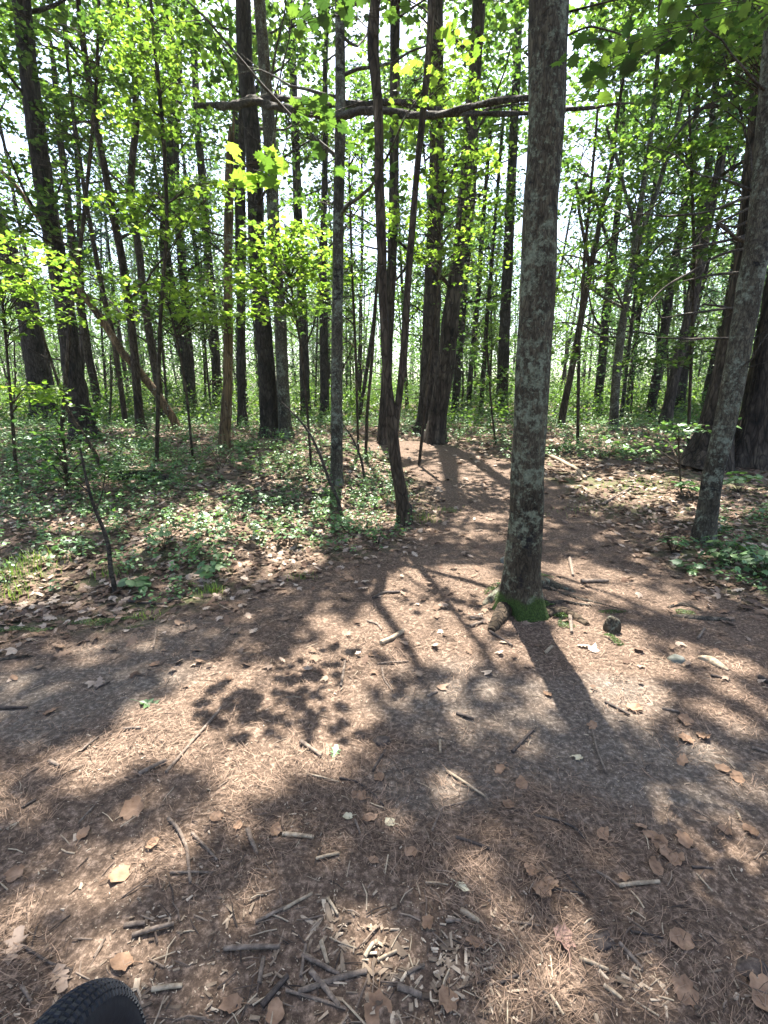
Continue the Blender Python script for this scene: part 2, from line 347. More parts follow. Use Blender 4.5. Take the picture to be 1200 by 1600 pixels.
# ------------------------------------------------------------------ ground and path
PATHPX = [(-500,1040),(-200,1015),(0,1002),(120,985),(250,962),(350,935),(430,905),(520,882),(600,862),(650,832),(668,790),(645,745),(612,715),(560,702),(535,690),
          (600,686),(660,690),(730,703),(790,720),(840,738),(890,768),(950,812),(1010,852),(1060,892),(1130,932),(1250,965),(1500,1010),(1900,1060)]
PP = np.array([ground(*p)[:2] for p in PATHPX]); PP = np.concatenate([PP, [[9, -4], [-9, -4]]])
def inside(x, y, poly):
    x = np.asarray(x); y = np.asarray(y); c = np.zeros(x.shape, bool); d = np.full(x.shape, 1e9)
    for k in range(len(poly)):
        x1, y1 = poly[k]; x2, y2 = poly[(k+1) % len(poly)]
        if y1 != y2: c ^= ((y1 > y) != (y2 > y)) & (x < (x2-x1)*(y-y1)/(y2-y1) + x1)
        L = max((x2-x1)**2 + (y2-y1)**2, 1e-9); t = np.clip(((x-x1)*(x2-x1) + (y-y1)*(y2-y1))/L, 0, 1)
        d = np.minimum(d, np.hypot(x-x1-t*(x2-x1), y-y1-t*(y2-y1)))
    return np.where(c, d, -d)
def trailness(x, y): return smooth((inside(x, y, PP) + .12*sines(x, y, .4, 31) + .05*sines(x, y, .1, 32))/.35 + .5)
SAND = [(80,1090,210,55,-12,.9),(250,1010,150,35,-10,.6),(820,1130,230,80,5,.75),(1000,1200,220,70,10,.85),(700,1220,130,60,0,.7),(740,1100,110,60,0,.7),(1150,1180,120,50,0,.5),(900,1090,90,40,0,.6),(1000,1270,170,30,0,.35)]
def sandness(P):
    X, Y, D = project(P); L = np.zeros(len(P)); wob = 1 + .3*sines(P[:, 0], P[:, 1], .4, 41) + .2*sines(P[:, 0], P[:, 1], .15, 42)
    for cx, cy, rx, ry, an, am in SAND:
        c, s = math.cos(R(an)), math.sin(R(an)); dx, dy = X-cx, Y-cy
        q = np.sqrt(((dx*c + dy*s)/rx)**2 + ((-dx*s + dy*c)/ry)**2)*wob; L = np.maximum(L, am*smooth((1.35-q)/.7))
    return L
def axis(lo, hi, c, s0, g):
    out = [c]; v = c
    while v < hi: v += max(s0, g*abs(v-c)); out.append(v)
    v = c
    while v > lo: v -= max(s0, g*abs(v-c)); out.append(v)
    return np.array(sorted(out))
xs = axis(-140, 140, .2, .022, .024); ys = axis(-12, 190, 1.2, .02, .0125)
GX, GY = np.meshgrid(xs, ys, indexing='ij')
GZ = H(GX, GY) + .004*sines(GX, GY, .05, 51) + .006*sines(GX, GY, .11, 52) + rng.normal(0, .0016, GX.shape)
V = np.stack([GX, GY, GZ], -1).reshape(-1, 3)
ny = len(ys); ii = np.arange(len(xs)-1)[:, None]; jj = np.arange(ny-1)[None]
Q = np.stack([ii*ny + jj, (ii+1)*ny + jj, (ii+1)*ny + jj+1, ii*ny + jj+1], -1).reshape(-1, 4)
TR = trailness(V[:, 0], V[:, 1]); SA = sandness(V)
def colour_attr(o, name, vals):
    a = o.data.attributes.new(name, 'FLOAT_COLOR', 'POINT'); A = np.ones((len(vals), 4), np.float32); A[:, :3] = vals[:, None]
    a.data.foreach_set('color', A.ravel())
mb = MB(); mb.add(V, Q); g = mb.build('ground', M['soil'], smooth_=True); colour_attr(g, 'trail', TR); colour_attr(g, 'sand', SA)
tag(g, 'leaf strewn forest floor under the trees', None, kind='structure')
sel = (TR[Q].mean(1) > .5) & (V[Q[:, 0], 1] < 30)
used = np.unique(Q[sel]); rem = -np.ones(len(V), int); rem[used] = np.arange(len(used))
mb = MB(); mb.add(V[used] + [0, 0, .005], rem[Q[sel]]); g = mb.build('path', M['soil'], smooth_=True); colour_attr(g, 'trail', TR[used]); colour_attr(g, 'sand', SA[used])
tag(g, 'trodden dirt trail covered in pine needles and wood chips', None, kind='structure')

# ------------------------------------------------------------------ trees
TREES = []     # (root, axis points, radius array, Y)
def sprays(leafmb, C, rad, n, size, tpl=MAPLE5, r=rng, mi=0, flat=.16, tilt=.38, carve=True):
    C = np.asarray(C, float).reshape(-1, 3); k = len(C)
    rad = np.broadcast_to(rad, (k,))
    a = r.uniform(0, 2*np.pi, (k, n)); q = np.sqrt(r.random((k, n)))
    tl = r.normal(0, .22, (k, 1, 2))
    dx = q*np.cos(a)*rad[:, None]; dy = q*np.sin(a)*rad[:, None]*r.uniform(.5, 1, (k, 1))
    dz = dx*tl[..., 0] + dy*tl[..., 1] + r.normal(0, 1, (k, n))*flat*rad[:, None] - .25*q*q*rad[:, None]
    P = (C[:, None] + np.stack([dx, dy, dz], -1)).reshape(-1, 3)
    N = np.concatenate([r.normal(0, tilt, (len(P), 2)), np.ones((len(P), 1))], 1)
    N[:, 1] += .22
    ok = keep(P, r) if carve else np.ones(len(P), bool)
    P = P[ok]; N = N[ok]; put(leafmb, tpl, P, N, size*r.uniform(.65, 1.25, len(P)), r, mi)
def limb(mb, p0, d, L, r0, r, ns=5, segs=7, lift=.15, wig=.12):
    P = [np.array(p0, float)]; d = norm(np.array(d, float))
    for k in range(segs):
        d = norm(d + r.normal(0, wig, 3) + np.array([0, 0, lift/segs*2])); P.append(P[-1] + d*L/segs)
    P = np.array(P); tube(mb, P, np.linspace(r0, r0*.22, len(P)), ns, cap=False); return P
def tree(name, label, cat, pts, bark='dark', top=15, crown=None, group=None, ns=14, Y=None, twig=None, hi=False, leafm='leaf', forks=(), flare=.45, taper_to=None, anchor=None):
    """pts: (px,py,width px) from the base up, traced in the photo; the trunk stands at its own distance Y."""
    r = np.random.default_rng(abs(hash((pts[0][0], pts[0][1]))) % 100000)
    base = ground(pts[0][0], pts[0][1]) if anchor is None else np.array(anchor, float)
    if Y is None: Y = base[1]
    else: base = onplane(pts[0][0], pts[0][1], Y)
    A = []
    for px, py, wd in pts:
        p = onplane(px, py, Y); dep = p[1]*CP - (p[2]-EYE)*SP; A.append([*p, wd*dep/F/2])
    A = np.array(A); A[0, 2] = H(A[0, 0], A[0, 1]) - .03
    if len(A) > 2 and flare: A[0, 3] = A[1, 3]*1.04
    if top and A[-1, 2] < top:
        d = norm(A[-1, :3] - A[-3, :3]); n = 5; L = top - A[-1, 2]; p = A[-1].copy(); rr = p[3]
        for k in range(n):
            d = norm(d*[.8, .8, 1] + [r.normal(0, .03), r.normal(0, .05), .1]); q = p.copy(); q[:3] = p[:3] + d*L/n; q[3] = rr*(1 - .85*(k+1)/n); A = np.vstack([A, q]); p = q
    n = 220 if hi else int(np.clip(len(A)*5, 14, 60))
    Q = resample(A, n)
    root = empty(name, (A[0, 0], A[0, 1], A[0, 2] + .03), label, cat, group)
    tm = MB(); tube(tm, Q[:, :3], Q[:, 3], 64 if hi else ns, rough=.05 if not hi else .03, seed=abs(int(pts[0][0])), flare=flare, ridges=.05 if bark == 'pinebark' else (.012 if hi else .02), fine=.006 if hi else .01)
    for fk in forks:
        B = []
        for px, py, wd in fk:
            p = onplane(px, py, Y); dep = p[1]*CP - (p[2]-EYE)*SP; B.append([*p, wd*dep/F/2])
        B = np.array(B)
        if top and fk[-1][1] < 40:
            d = norm(B[-1, :3]-B[-2, :3]); B = np.vstack([B, [*(B[-1, :3] + d*(top-B[-1, 2])*.6), B[-1, 3]*.3]])
        QB = resample(B, 26); tube(tm, QB[:, :3], QB[:, 3], 10, rough=.06, seed=abs(int(fk[0][0])), fine=.01)
    cr = MB()
    if crown:
        z0, rad, nl, ns_, nleaf, size = crown
        for k in range(nl):
            z = z0 + (Q[-1, 2] - z0)*r.random()**1.1; i = int(np.argmin(abs(Q[:, 2] - z))); az = r.uniform(0, 2*np.pi)
            up = r.uniform(.1, .8); L = rad*r.uniform(.45, 1.1)*(1 - .35*max(0, (z - z0)/(Q[-1, 2] - z0 + .1)))
            P = limb(tm, Q[i, :3], (math.cos(az), math.sin(az), up), L, min(Q[i, 3]*.4, .014*L + .006), r)
            for s in range(ns_):
                j = r.integers(2, len(P)); c = P[j] + r.normal(0, .16*rad*.5, 3)
                limb(tm, P[max(j-1, 0)], c - P[max(j-1, 0)] + 1e-3, np.linalg.norm(c - P[max(j-1, 0)]), .006, r, ns=3, segs=3, lift=0, wig=.05)
                sprays(cr, c, r.uniform(.3, .62)*(.6 + size*3), nleaf, size, r=r, tpl=MAPLE5 if size < .13 else KITE)
    TREES.append(dict(root=root, A=Q, cr=cr, leafm=leafm, Y=Y))
    t = tm.build('trunk', M[bark], root, True)
    return TREES[-1]
C1 = (4.6, 2.6, 9, 3, 34, .10)     # crown seen from below
C2 = (3.4, 2.8, 13, 3, 34, .11)
C3 = (3.0, 3.2, 13, 3, 34, .15)
# ------------------------------------------------------------------ understory saplings carrying sprays of maple leaves
def sapling(name, label, stem, blobs, lm='bright', size=.09, Y=None, cat='sapling', group=None, n=26, tpl=MAPLE5, stem0=None, bark='brown'):
    """stem: photo-traced px list; blobs: (px,py,rx,ry,count of sprays,depth offset)"""
    r = np.random.default_rng(abs(int(stem[0][0]*7 + stem[0][1])))
    b = ground(stem[0][0], stem[0][1]); Y = Y or b[1]
    P = []
    for px, py, wd in stem:
        p = onplane(px, py, Y); dep = p[1]*CP - (p[2]-EYE)*SP; P.append([*p, wd*dep/F/2])
    P = np.array(P); P[0, 2] = H(P[0, 0], P[0, 1]) - .02
    root = empty(name, (P[0, 0], P[0, 1], P[0, 2]+.02), label, cat, group)
    tm = MB(); lmB = MB(); Q = resample(P, 26); tube(tm, Q[:, :3], Q[:, 3], 8, rough=.08)
    for px, py, rx, ry, k, off in blobs:
        if lm == 'bright':
            c0 = onplane(px, py, Y + off); sc0 = Y/F; SUNNY.append([*c0, max(rx, ry)*sc0*.75 + .15])
        for s in range(k):
            yy = Y + off + r.normal(0, .35)
            c = onplane(px + r.uniform(-1, 1)*rx, py + r.uniform(-1, 1)*ry, yy)
            i = int(np.argmin(abs(Q[:, 2] - (c[2] - .35*np.linalg.norm(c[:2]-Q[len(Q)//2, :2]))))); a = Q[i, :3]
            m = (a + c)/2 + [0, 0, .12]; B = resample(np.array([a, m, c]), 9); tube(tm, B, np.linspace(min(.010, Q[i, 3]*.6+.002), .002, 9), 4, cap=False)
            rs = r.uniform(.22, .45)
            for q in range(4 if tpl is MAPLE5 else 0):
                az = r.uniform(0, 6.28); e = c + [math.cos(az)*rs, math.sin(az)*rs, -.2*rs]; tube(tm, [c, (c+e)/2 + [0, 0, .02], e], [.0022, .0015, .0008], 3, cap=False)
            sprays(lmB, c, rs, int(n*1.15), size, tpl=tpl, r=r, tilt=.42, flat=.09, carve=False)
    tm.build('stem', M[bark], root, True); lmB.build('foliage', M[lm], root); return root
S = sapling
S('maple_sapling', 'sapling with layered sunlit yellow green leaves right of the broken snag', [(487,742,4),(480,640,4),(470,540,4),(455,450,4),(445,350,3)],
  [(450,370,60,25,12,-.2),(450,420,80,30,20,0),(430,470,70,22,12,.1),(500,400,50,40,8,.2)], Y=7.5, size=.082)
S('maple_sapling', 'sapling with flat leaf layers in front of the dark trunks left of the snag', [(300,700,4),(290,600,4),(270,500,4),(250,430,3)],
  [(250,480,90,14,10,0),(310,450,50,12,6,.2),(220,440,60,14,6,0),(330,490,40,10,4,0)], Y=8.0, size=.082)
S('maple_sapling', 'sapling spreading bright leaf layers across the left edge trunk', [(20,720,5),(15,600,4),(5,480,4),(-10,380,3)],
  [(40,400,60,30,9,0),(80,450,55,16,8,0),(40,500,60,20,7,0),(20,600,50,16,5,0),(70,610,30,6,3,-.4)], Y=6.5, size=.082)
S('maple_tree', 'tall slender maple with bright lime leaves at the upper left', [(240,682,6),(250,500,6),(262,350,6),(255,200,6),(240,60,5),(230,-80,4)],
  [(230,50,60,50,11,0),(255,110,40,50,9,.2),(225,190,40,40,9,0),(210,330,40,25,8,0),(290,350,50,18,6,0),(330,280,30,20,4,0)], Y=7.8, size=.082, cat='tree')
S('maple_tree', 'slender maple with dense green leaves above the stout left trunk', [(95,700,6),(110,500,6),(130,350,6),(150,150,5),(155,0,4)],
  [(60,230,70,60,11,.2),(130,160,60,60,10,0),(180,130,50,50,7,.4),(60,60,80,50,10,0),(170,40,60,30,7,0),(30,330,40,30,6,0)], 'leaf', Y=9.5, size=.09, cat='tree')
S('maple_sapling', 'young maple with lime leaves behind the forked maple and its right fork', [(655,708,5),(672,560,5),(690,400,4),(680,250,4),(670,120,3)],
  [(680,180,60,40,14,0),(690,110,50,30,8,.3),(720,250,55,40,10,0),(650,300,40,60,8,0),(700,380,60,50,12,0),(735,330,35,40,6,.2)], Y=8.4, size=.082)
S('maple_sapling', 'young maple with leaves filling the space left of the forked maple', [(560,700,4),(556,560,4),(550,420,4),(545,260,3)],
  [(560,300,35,50,10,0),(555,400,35,40,8,0),(480,330,40,30,5,.3),(570,220,30,30,4,0),(500,480,35,20,5,0)], 'leaf', Y=9, size=.082)
S('maple_tree', 'slender green maple just right of the thick lichened trunk', [(903,690,5),(905,520,5),(915,380,5),(930,220,4),(940,90,3)],
  [(900,300,30,60,8,0),(930,240,50,40,10,0),(900,420,35,40,8,.2),(985,430,50,30,8,0),(960,330,50,30,8,.3),(880,560,20,30,4,0)], 'leaf', Y=10, size=.09, cat='tree')
S('maple_tree', 'leafy maple filling the space left of the massive pine', [(1075,700,5),(1080,560,5),(1085,400,5),(1080,250,4),(1075,120,3)],
  [(1080,260,50,40,12,0),(1030,230,50,30,10,.2),(1110,200,50,40,10,0),(1100,350,50,40,10,0),(1060,420,50,40,10,.3),(1100,520,40,30,7,0),(1030,540,50,25,6,0)], 'leaf', Y=9.5, size=.09, cat='tree')
S('maple_tree', 'slender maple with dense leaves along the top right edge', [(1230,780,6),(1235,500,6),(1225,250,6),(1200,60,5)],
  [(1150,60,60,40,12,0),(1090,30,60,30,10,0),(1180,130,40,40,6,.3),(1050,110,50,20,6,.2)], 'leaf', Y=6.5, size=.09, cat='tree')
S('maple_sapling', 'low sapling with level leaf layers under the lichened trunk gap', [(775,690,3),(768,640,3),(762,560,3)],
  [(750,560,40,40,7,0),(790,600,30,20,4,0),(720,480,40,30,5,0)], 'leaf', Y=10.5, size=.08)
S('maple_sapling', 'small sapling with pale leaf layer before the right woods', [(1065,768,3),(1062,730,3),(1060,690,2.5)],
  [(1055,668,50,5,5,0),(1000,690,40,6,3,.3)], 'herb', size=.08, n=18)
S('maple_sapling', 'feathery green sapling standing in the left undergrowth', [(103,772,4),(104,735,4),(100,690,3),(95,650,3)],
  [(90,690,55,18,10,0),(120,730,50,14,7,0),(60,720,40,12,5,0),(110,660,40,12,4,0)], 'herb', size=.07, n=24)
for k, (x, y, h, side) in enumerate([(655,655,130,'m'),(560,650,120,'m'),(170,665,110,'l'),(20,650,120,'l'),(430,660,90,'l'),(900,660,120,'r'),(985,655,110,'r'),(1040,660,140,'r'),(830,655,100,'m'),(240,650,120,'l'),(720,650,90,'m'),(1135,655,110,'r')]):
    lab = 'thin distant sapling with pale green leaves ' + ['under the broad upright pine','right of the straight pale young trunk','between the two slim left trunks','beside the leftmost dark trunk','beside the twin trunks','right of the thick lichened trunk','right of the gray forking tree','before the right leaning woods trunk','close left of the thick lichened trunk','left of the tilted pole foot','in the middle gap between poles','before the massive furrowed pine'][k]
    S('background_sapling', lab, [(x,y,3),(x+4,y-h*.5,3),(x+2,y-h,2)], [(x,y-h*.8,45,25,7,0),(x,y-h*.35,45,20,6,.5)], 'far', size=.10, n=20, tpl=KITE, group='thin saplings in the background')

for a in [(400,262,3.2,.35),(485,190,3.6,.3),(500,30,3.6,.35),(650,130,5.2,.4),(720,70,5.2,.35),(525,240,3.8,.25)]: SUNNY.append([*onplane(a[0], a[1], a[2]), a[3]])
T = tree
main = T('gray_barked_tree', 'thick lichen spotted gray trunk with mossy base rising beside the trail', 'tree',
  [(816,952,52),(815,925,53),(817,880,53),(819,850,52),(822,800,51),(826,700,50),(831,600,52),(838,500,52),(842,400,54),(844,330,53),(850,250,52),(855,130,56),(857,0,61)], 'main', 15, hi=True, flare=.55, crown=(5.5,3.4,9,3,34,.11))
fork = T('forked_maple', 'slender crooked maple forked near the ground left of the trail edge', 'tree',
  [(634,818,20),(628,780,20),(621,740,19),(615,700,18),(612,655,17),(606,610,15),(602,540,13),(598,470,13),(597,400,15),(594,330,16),(592,270,15),(592,170,14),(585,100,17),(578,60,22),(584,25,15),(588,0,15)], 'brown', 11, ns=20, flare=.35,
  forks=[[(615,690,11),(619,660,11),(626,610,11),(633,520,12),(638,430,11),(645,340,10),(652,260,10),(660,190,10),(668,100,11),(676,0,10)]], crown=(4.6,2.0,5,3,26,.11))
T('young_hardwood', 'straight pale gray young trunk left of the forked maple', 'tree', [(526,757,21),(526,700,19),(526,600,18),(527,500,17),(528,400,17),(529,300,17),(532,200,16),(532,100,16),(530,0,14)], 'gray', 13, C2)
T('broken_snag', 'dead snag with splintered top and bare orange brown wood', 'dead tree', [(350,702,19),(353,650,17),(356,600,15),(357,500,14),(356,400,13),(358,320,14),(359,270,14),(358,240,9),(359,205,5),(360,193,1.5)], 'snag', 0, None, flare=.25,
  forks=[[(360,270,6),(363,230,6),(365,190,4),(366,172,2)]])
T('oak_tree', 'darker of the twin trunks standing just right of the broken snag', 'tree', [(424,682,32),(420,640,28),(417,580,27),(410,500,26),(401,400,26),(399,300,25),(394,200,25),(382,100,24),(380,0,24)], 'dark', 17, C2)
T('oak_tree', 'lighter gray of the twin trunks, nearer the straight young trunk', 'tree', [(446,684,25),(442,600,19),(438,500,19),(430,400,19),(425,300,19),(421,200,20),(413,100,18),(405,0,18)], 'gray', 16, C2)
T('oak_tree', 'stout dark leaning trunk crossed by the tilted dead pole', 'tree', [(133,686,38),(128,655,33),(117,600,30),(104,500,27),(88,400,27),(70,300,27),(56,200,27),(43,100,25),(34,0,26)], 'dark', 16, C2)
T('oak_tree', 'very dark trunk leaning left at the far left edge', 'tree', [(72,660,38),(64,620,32),(55,560,30),(42,490,28),(16,400,28),(-8,340,27),(-45,240,25)], 'dark', 14, C2)
T('oak_tree', 'dark curving trunk where the tilted dead pole meets the ground', 'tree', [(298,646,20),(296,600,18),(289,550,18),(279,500,18),(262,430,17),(256,380,16),(262,300,15),(270,200,14),(268,100,13),(262,0,12)], 'dark', 17, C2)
T('oak_tree', 'dark trunk rising close behind the curving dark trunk', 'tree', [(301,644,14),(296,560,13),(290,480,13),(284,400,13),(276,330,12),(273,240,12),(280,120,11)], 'dark', 16, C3)
T('maple_tree', 'leaning slim trunk second to the right of the stout left trunk', 'tree', [(220,674,14),(215,620,13),(211,560,12),(203,483,12),(190,400,12),(173,317,11),(160,243,10),(147,180,9),(132,83,9),(122,0,8)], 'brown', 15, C3)
T('maple_tree', 'slim crooked trunk just left of the tilted pole foot', 'tree', [(253,660,13),(247,600,12),(237,543,12),(225,467,11),(218,400,11),(204,300,10),(206,250,10),(213,200,10),(211,130,9),(206,60,8)], 'brown', 15, C3)
T('maple_tree', 'slim trunk directly right of the stout left trunk', 'tree', [(155,652,13),(148,600,12),(140,567,12),(127,483,12),(115,400,11),(104,300,10),(92,200,9),(84,100,8)], 'brown', 15, C3)
T('maple_tree', 'thin bare pole sized trunk between two slim left trunks', 'tree', [(197,667,8),(188,600,8),(178,530,8),(163,467,8),(148,390,7),(132,300,6),(118,200,5)], 'brown', 12, C3)
T('oak_tree', 'straight nearly black trunk left of the broken snag', 'tree', [(340,642,15),(338,580,14),(334,500,13),(325,400,13),(318,300,12),(309,200,11),(304,100,10),(300,0,10)], 'dark', 17, C3)
T('oak_tree', 'nearly black trunk in the gap between snag and twin trunks', 'tree', [(382,645,14),(378,560,12),(376,470,12),(374,400,12),(372,300,11),(368,200,10)], 'dark', 16, C3)
T('oak_tree', 'dark trunk just right of the twin trunks', 'tree', [(478,650,17),(476,600,15),(474,520,15),(470,420,14),(465,330,14),(463,250,13),(459,150,12),(456,60,11)], 'dark', 17, C3)
T('oak_tree', 'dark trunk just left of the straight pale young trunk', 'tree', [(507,655,16),(507,600,14),(506,520,13),(505,420,12),(506,330,10),(508,250,9),(508,100,8)], 'dark', 16, C3)
T('pine_tree', 'dark trunk standing behind the forked maple where the trail crests', 'tree', [(598,693,18),(600,640,16),(605,560,15),(609,480,15),(613,400,15),(615,300,15),(616,200,15),(617,100,15),(617,0,15)], 'pinebark', 17, C2, leafm='pine')
T('pine_tree', 'broad upright pine trunk, left of the leaning pair by the trail', 'tree', [(666,678,34),(668,640,28),(672,560,28),(676,450,27),(680,350,24),(683,260,23),(682,150,24),(680,30,25)], 'pinebark', 19, C2, leafm='pine')
T('pine_tree', 'big dark pine trunk leaning right across the broad upright one', 'tree', [(679,692,32),(683,650,27),(693,600,28),(700,540,27),(706,480,24),(714,420,22),(722,360,19),(729,280,19),(735,190,20),(743,100,20),(748,0,20)], 'pinebark', 19, C2, leafm='pine')
T('oak_tree', 'narrow dark trunk just right of the leaning trail side pine', 'tree', [(709,655,13),(714,600,12),(720,520,12),(726,440,11),(735,350,10),(742,250,10)], 'dark', 16, C3)
T('oak_tree', 'dark trunk in the gap left of the thick lichened trunk', 'tree', [(783,648,20),(786,580,18),(789,500,17),(793,420,16),(797,330,15),(802,220,14),(808,100,13),(811,0,12)], 'dark', 18, C2)
T('maple_tree', 'very thin dark pole left of two others in the middle gap', 'tree', [(731,645,9),(737,560,8),(747,467,8),(752,380,7),(760,280,6),(768,180,5)], 'dark', 13, C3)
T('maple_tree', 'very thin dark pole right of two others in the middle gap', 'tree', [(751,645,8),(757,560,7),(762,480,6),(768,417,6),(777,300,5),(785,200,5)], 'dark', 13, C3)
T('maple_tree', 'slim reddish trunk leaning right behind the thick lichened trunk', 'tree', [(875,669,12),(882,630,11),(891,590,10),(902,530,10),(913,470,10),(922,425,9),(935,360,8),(944,310,7),(957,250,6),(966,170,5)], 'brown', 12, C3,
  forks=[[(922,425,6),(915,385,5),(905,330,5),(900,280,4)]])
T('oak_tree', 'dark crooked trunk right of the slim reddish leaner', 'tree', [(932,650,14),(937,600,13),(942,550,13),(948,483,13),(955,420,12),(963,350,10),(970,280,9),(973,200,8),(972,100,7)], 'dark', 16, C3,
  forks=[[(957,400,6),(948,370,5),(938,340,5),(928,300,4)]])
T('gray_maple', 'smooth gray trunk forking into a wide high Y right of centre', 'tree', [(959,673,15),(960,630,13),(963,583,13),(972,510,12),(982,450,11),(990,400,10),(994,360,8),(1002,310,8),(1010,260,8),(1020,190,7),(1028,90,7),(1032,0,6)], 'gray', 16, C3,
  forks=[[(993,370,6),(985,330,5),(972,280,5),(960,235,5),(948,200,4)],[(997,375,7),(1010,345,7),(1030,290,7),(1045,235,7),(1058,195,7),(1073,120,7),(1093,33,7)]])
T('oak_tree', 'dark trunk leaning right in the woods beyond the right clearing', 'tree', [(1014,655,16),(1020,620,14),(1028,580,14),(1038,517,13),(1047,450,12),(1056,400,12),(1068,330,11),(1078,270,10),(1086,200,9),(1092,130,8)], 'dark', 17, C3)
T('oak_tree', 'thickest trunk of the row behind the right clearing', 'tree', [(1058,650,20),(1063,600,18),(1070,560,17),(1078,490,16),(1087,420,15),(1096,350,13),(1104,290,12),(1113,200,11),(1120,110,10)], 'dark', 17, C3)
T('oak_tree', 'last slanted trunk before the big double trunk on the right', 'tree', [(1100,648,13),(1108,600,13),(1117,560,13),(1127,533,14),(1137,483,13),(1146,430,12),(1156,370,11)], 'dark', 16, C3)
pine = T('big_pine', 'massive furrowed trunk with dead side branches, left of the double pair', 'pine tree', [(1096,730,56),(1108,700,50),(1124,650,46),(1138,590,44),(1150,530,42),(1162,460,40),(1172,400,40),(1182,300,38),(1191,200,38),(1200,100,38),(1206,0,36)], 'pinebark', 18, (5.5,3.4,10,3,34,.11), hi=False, ns=40, leafm='pine', flare=.5)
T('big_pine', 'massive dark furrowed trunk leaning out of frame at the right edge', 'pine tree', [(1160,727,46),(1172,690,44),(1188,630,44),(1205,540,43),(1222,440,42),(1240,340,40),(1262,200,38)], 'pinebark', 18, (5.5,3.4,8,3,34,.11), ns=40, leafm='pine')
lean = T('young_gray_tree', 'leaning lichen patched gray trunk in front of the massive pine', 'tree', [(1100,846,32),(1104,800,29),(1113,745,28),(1124,697,28),(1140,633,31),(1151,567,33),(1163,500,34),(1176,433,35),(1188,350,34),(1197,250,33),(1207,120,33),(1216,0,32)], 'gray', 14, (5.2,3.0,8,3,34,.11), ns=32, flare=.25)
# leaning dead pole and small stems
T('leaning_pole', 'long dead bare pole tilted across the left trunks', 'dead tree', [(279,674,13),(270,652,12),(245,615,12),(213,575,12),(190,550,11),(165,508,11),(145,480,10),(123,450,10),(100,415,9),(75,365,8),(50,325,7),(25,290,7),(-5,260,6)], 'snag', 0, None, flare=0)
T('small_stem', 'thin bent stem leaning at the trail crest left of the forked maple', 'sapling', [(571,716,6),(574,640,5),(581,567,5),(586,483,5),(592,400,4)], 'brown', 5, None, flare=.1)
T('small_stem', 'thin slanted stem behind the one at the trail crest', 'sapling', [(560,660,5),(568,610,6),(576,560,6),(584,500,5),(590,430,4)], 'dark', 6, None, flare=.1)
T('dead_sapling', 'bare dark dead stem leaning left beside the low green plants', 'dead sapling', [(536,812,6),(528,780,5.5),(514,750,5),(500,710,5),(486,680,4),(470,658,3),(440,628,2)], 'dead', 0, None, flare=.1,
  forks=[[(500,710,2),(485,700,1.5),(455,690,1)],[(514,750,2),(500,748,1.5),(480,730,1)]])
T('dead_sapling', 'small dead stem just left of the forked maple', 'dead sapling', [(571,752,4),(565,720,4),(556,695,3),(548,680,2.5),(530,655,2)], 'dead', 0, None, flare=.1, forks=[[(560,700,2),(545,690,1.5),(520,690,1)]])
T('bare_sapling', 'crooked dark thin stem at the left edge of the trail', 'sapling', [(181,926,8),(173,890,7),(170,855,6.5),(163,830,6),(150,800,5),(140,770,4.5),(133,740,4),(125,700,3)], 'dead', 0, None, flare=.15,
  forks=[[(150,800,2),(160,770,2),(165,740,1.5)],[(140,770,2),(120,752,1.5)]])
T('arching_stem', 'long thin arching stem left of the crooked dark one', 'sapling', [(163,742,7),(150,710,6),(130,680,6),(105,640,5),(85,580,4),(65,520,4),(50,460,3),(20,400,2.5)], 'brown', 0, None, flare=.1)

# large near leaves: leafy twigs belonging to the forked maple and the thick trunk
def near_twig(parent, pts, Y0, Y1, clusters, lm, size, tr=.004):
    r = np.random.default_rng(abs(int(pts[0][0])))
    tm = MB(); P = np.array([onplane(x, y, Y0 + (Y1-Y0)*k/(len(pts)-1)) for k, (x, y) in enumerate(pts)])
    Q = resample(P, 24); tube(tm, Q, np.linspace(tr, .0012, 24), 6, rough=.1); lv = MB()
    C = []; 
    for px, py, rx, ry, n, Yc in clusters:
        for k in range(n): C.append(onplane(px + r.uniform(-1, 1)*rx, py + r.uniform(-1, 1)*ry, Yc + r.normal(0, .12)))
    C = np.array(C); N = np.concatenate([r.normal(0, .38, (len(C), 1)), r.normal(.42, .35, (len(C), 1)), np.ones((len(C), 1))], 1)
    put(lv, MAPLE, C, N, size*r.uniform(.7, 1.2, len(C)), r)
    for c in C:
        i = int(np.argmin(np.linalg.norm(Q - c, axis=1))); m = (Q[i]+c)/2 + [0, 0, .01]; tube(tm, resample(np.array([Q[i], m, c]), 5), [.0013]*5, 3, cap=False)
    b = tm.build('leafy_branch', M['brown'], parent, True); o = lv.build('foliage', M[lm]); o.parent = b
    o.data.transform(__import__('mathutils').Matrix.Translation(-parent.matrix_world.translation if False else -Vector(parent.location)))
fr = fork['root']; mr = main['root']
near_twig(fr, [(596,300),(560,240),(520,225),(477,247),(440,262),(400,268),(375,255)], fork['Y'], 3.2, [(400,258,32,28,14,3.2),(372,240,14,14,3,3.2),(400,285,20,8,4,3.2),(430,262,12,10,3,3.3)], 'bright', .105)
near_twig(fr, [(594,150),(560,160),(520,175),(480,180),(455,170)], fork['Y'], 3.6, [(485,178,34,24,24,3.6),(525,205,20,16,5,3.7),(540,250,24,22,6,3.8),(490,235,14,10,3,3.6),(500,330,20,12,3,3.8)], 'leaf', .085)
near_twig(fr, [(592,60),(560,30),(520,22),(480,30),(450,45)], fork['Y'], 3.6, [(500,28,48,18,16,3.6),(470,45,14,10,3,3.6),(625,20,22,14,6,3.9),(530,5,40,10,8,3.6)], 'leaf', .085)
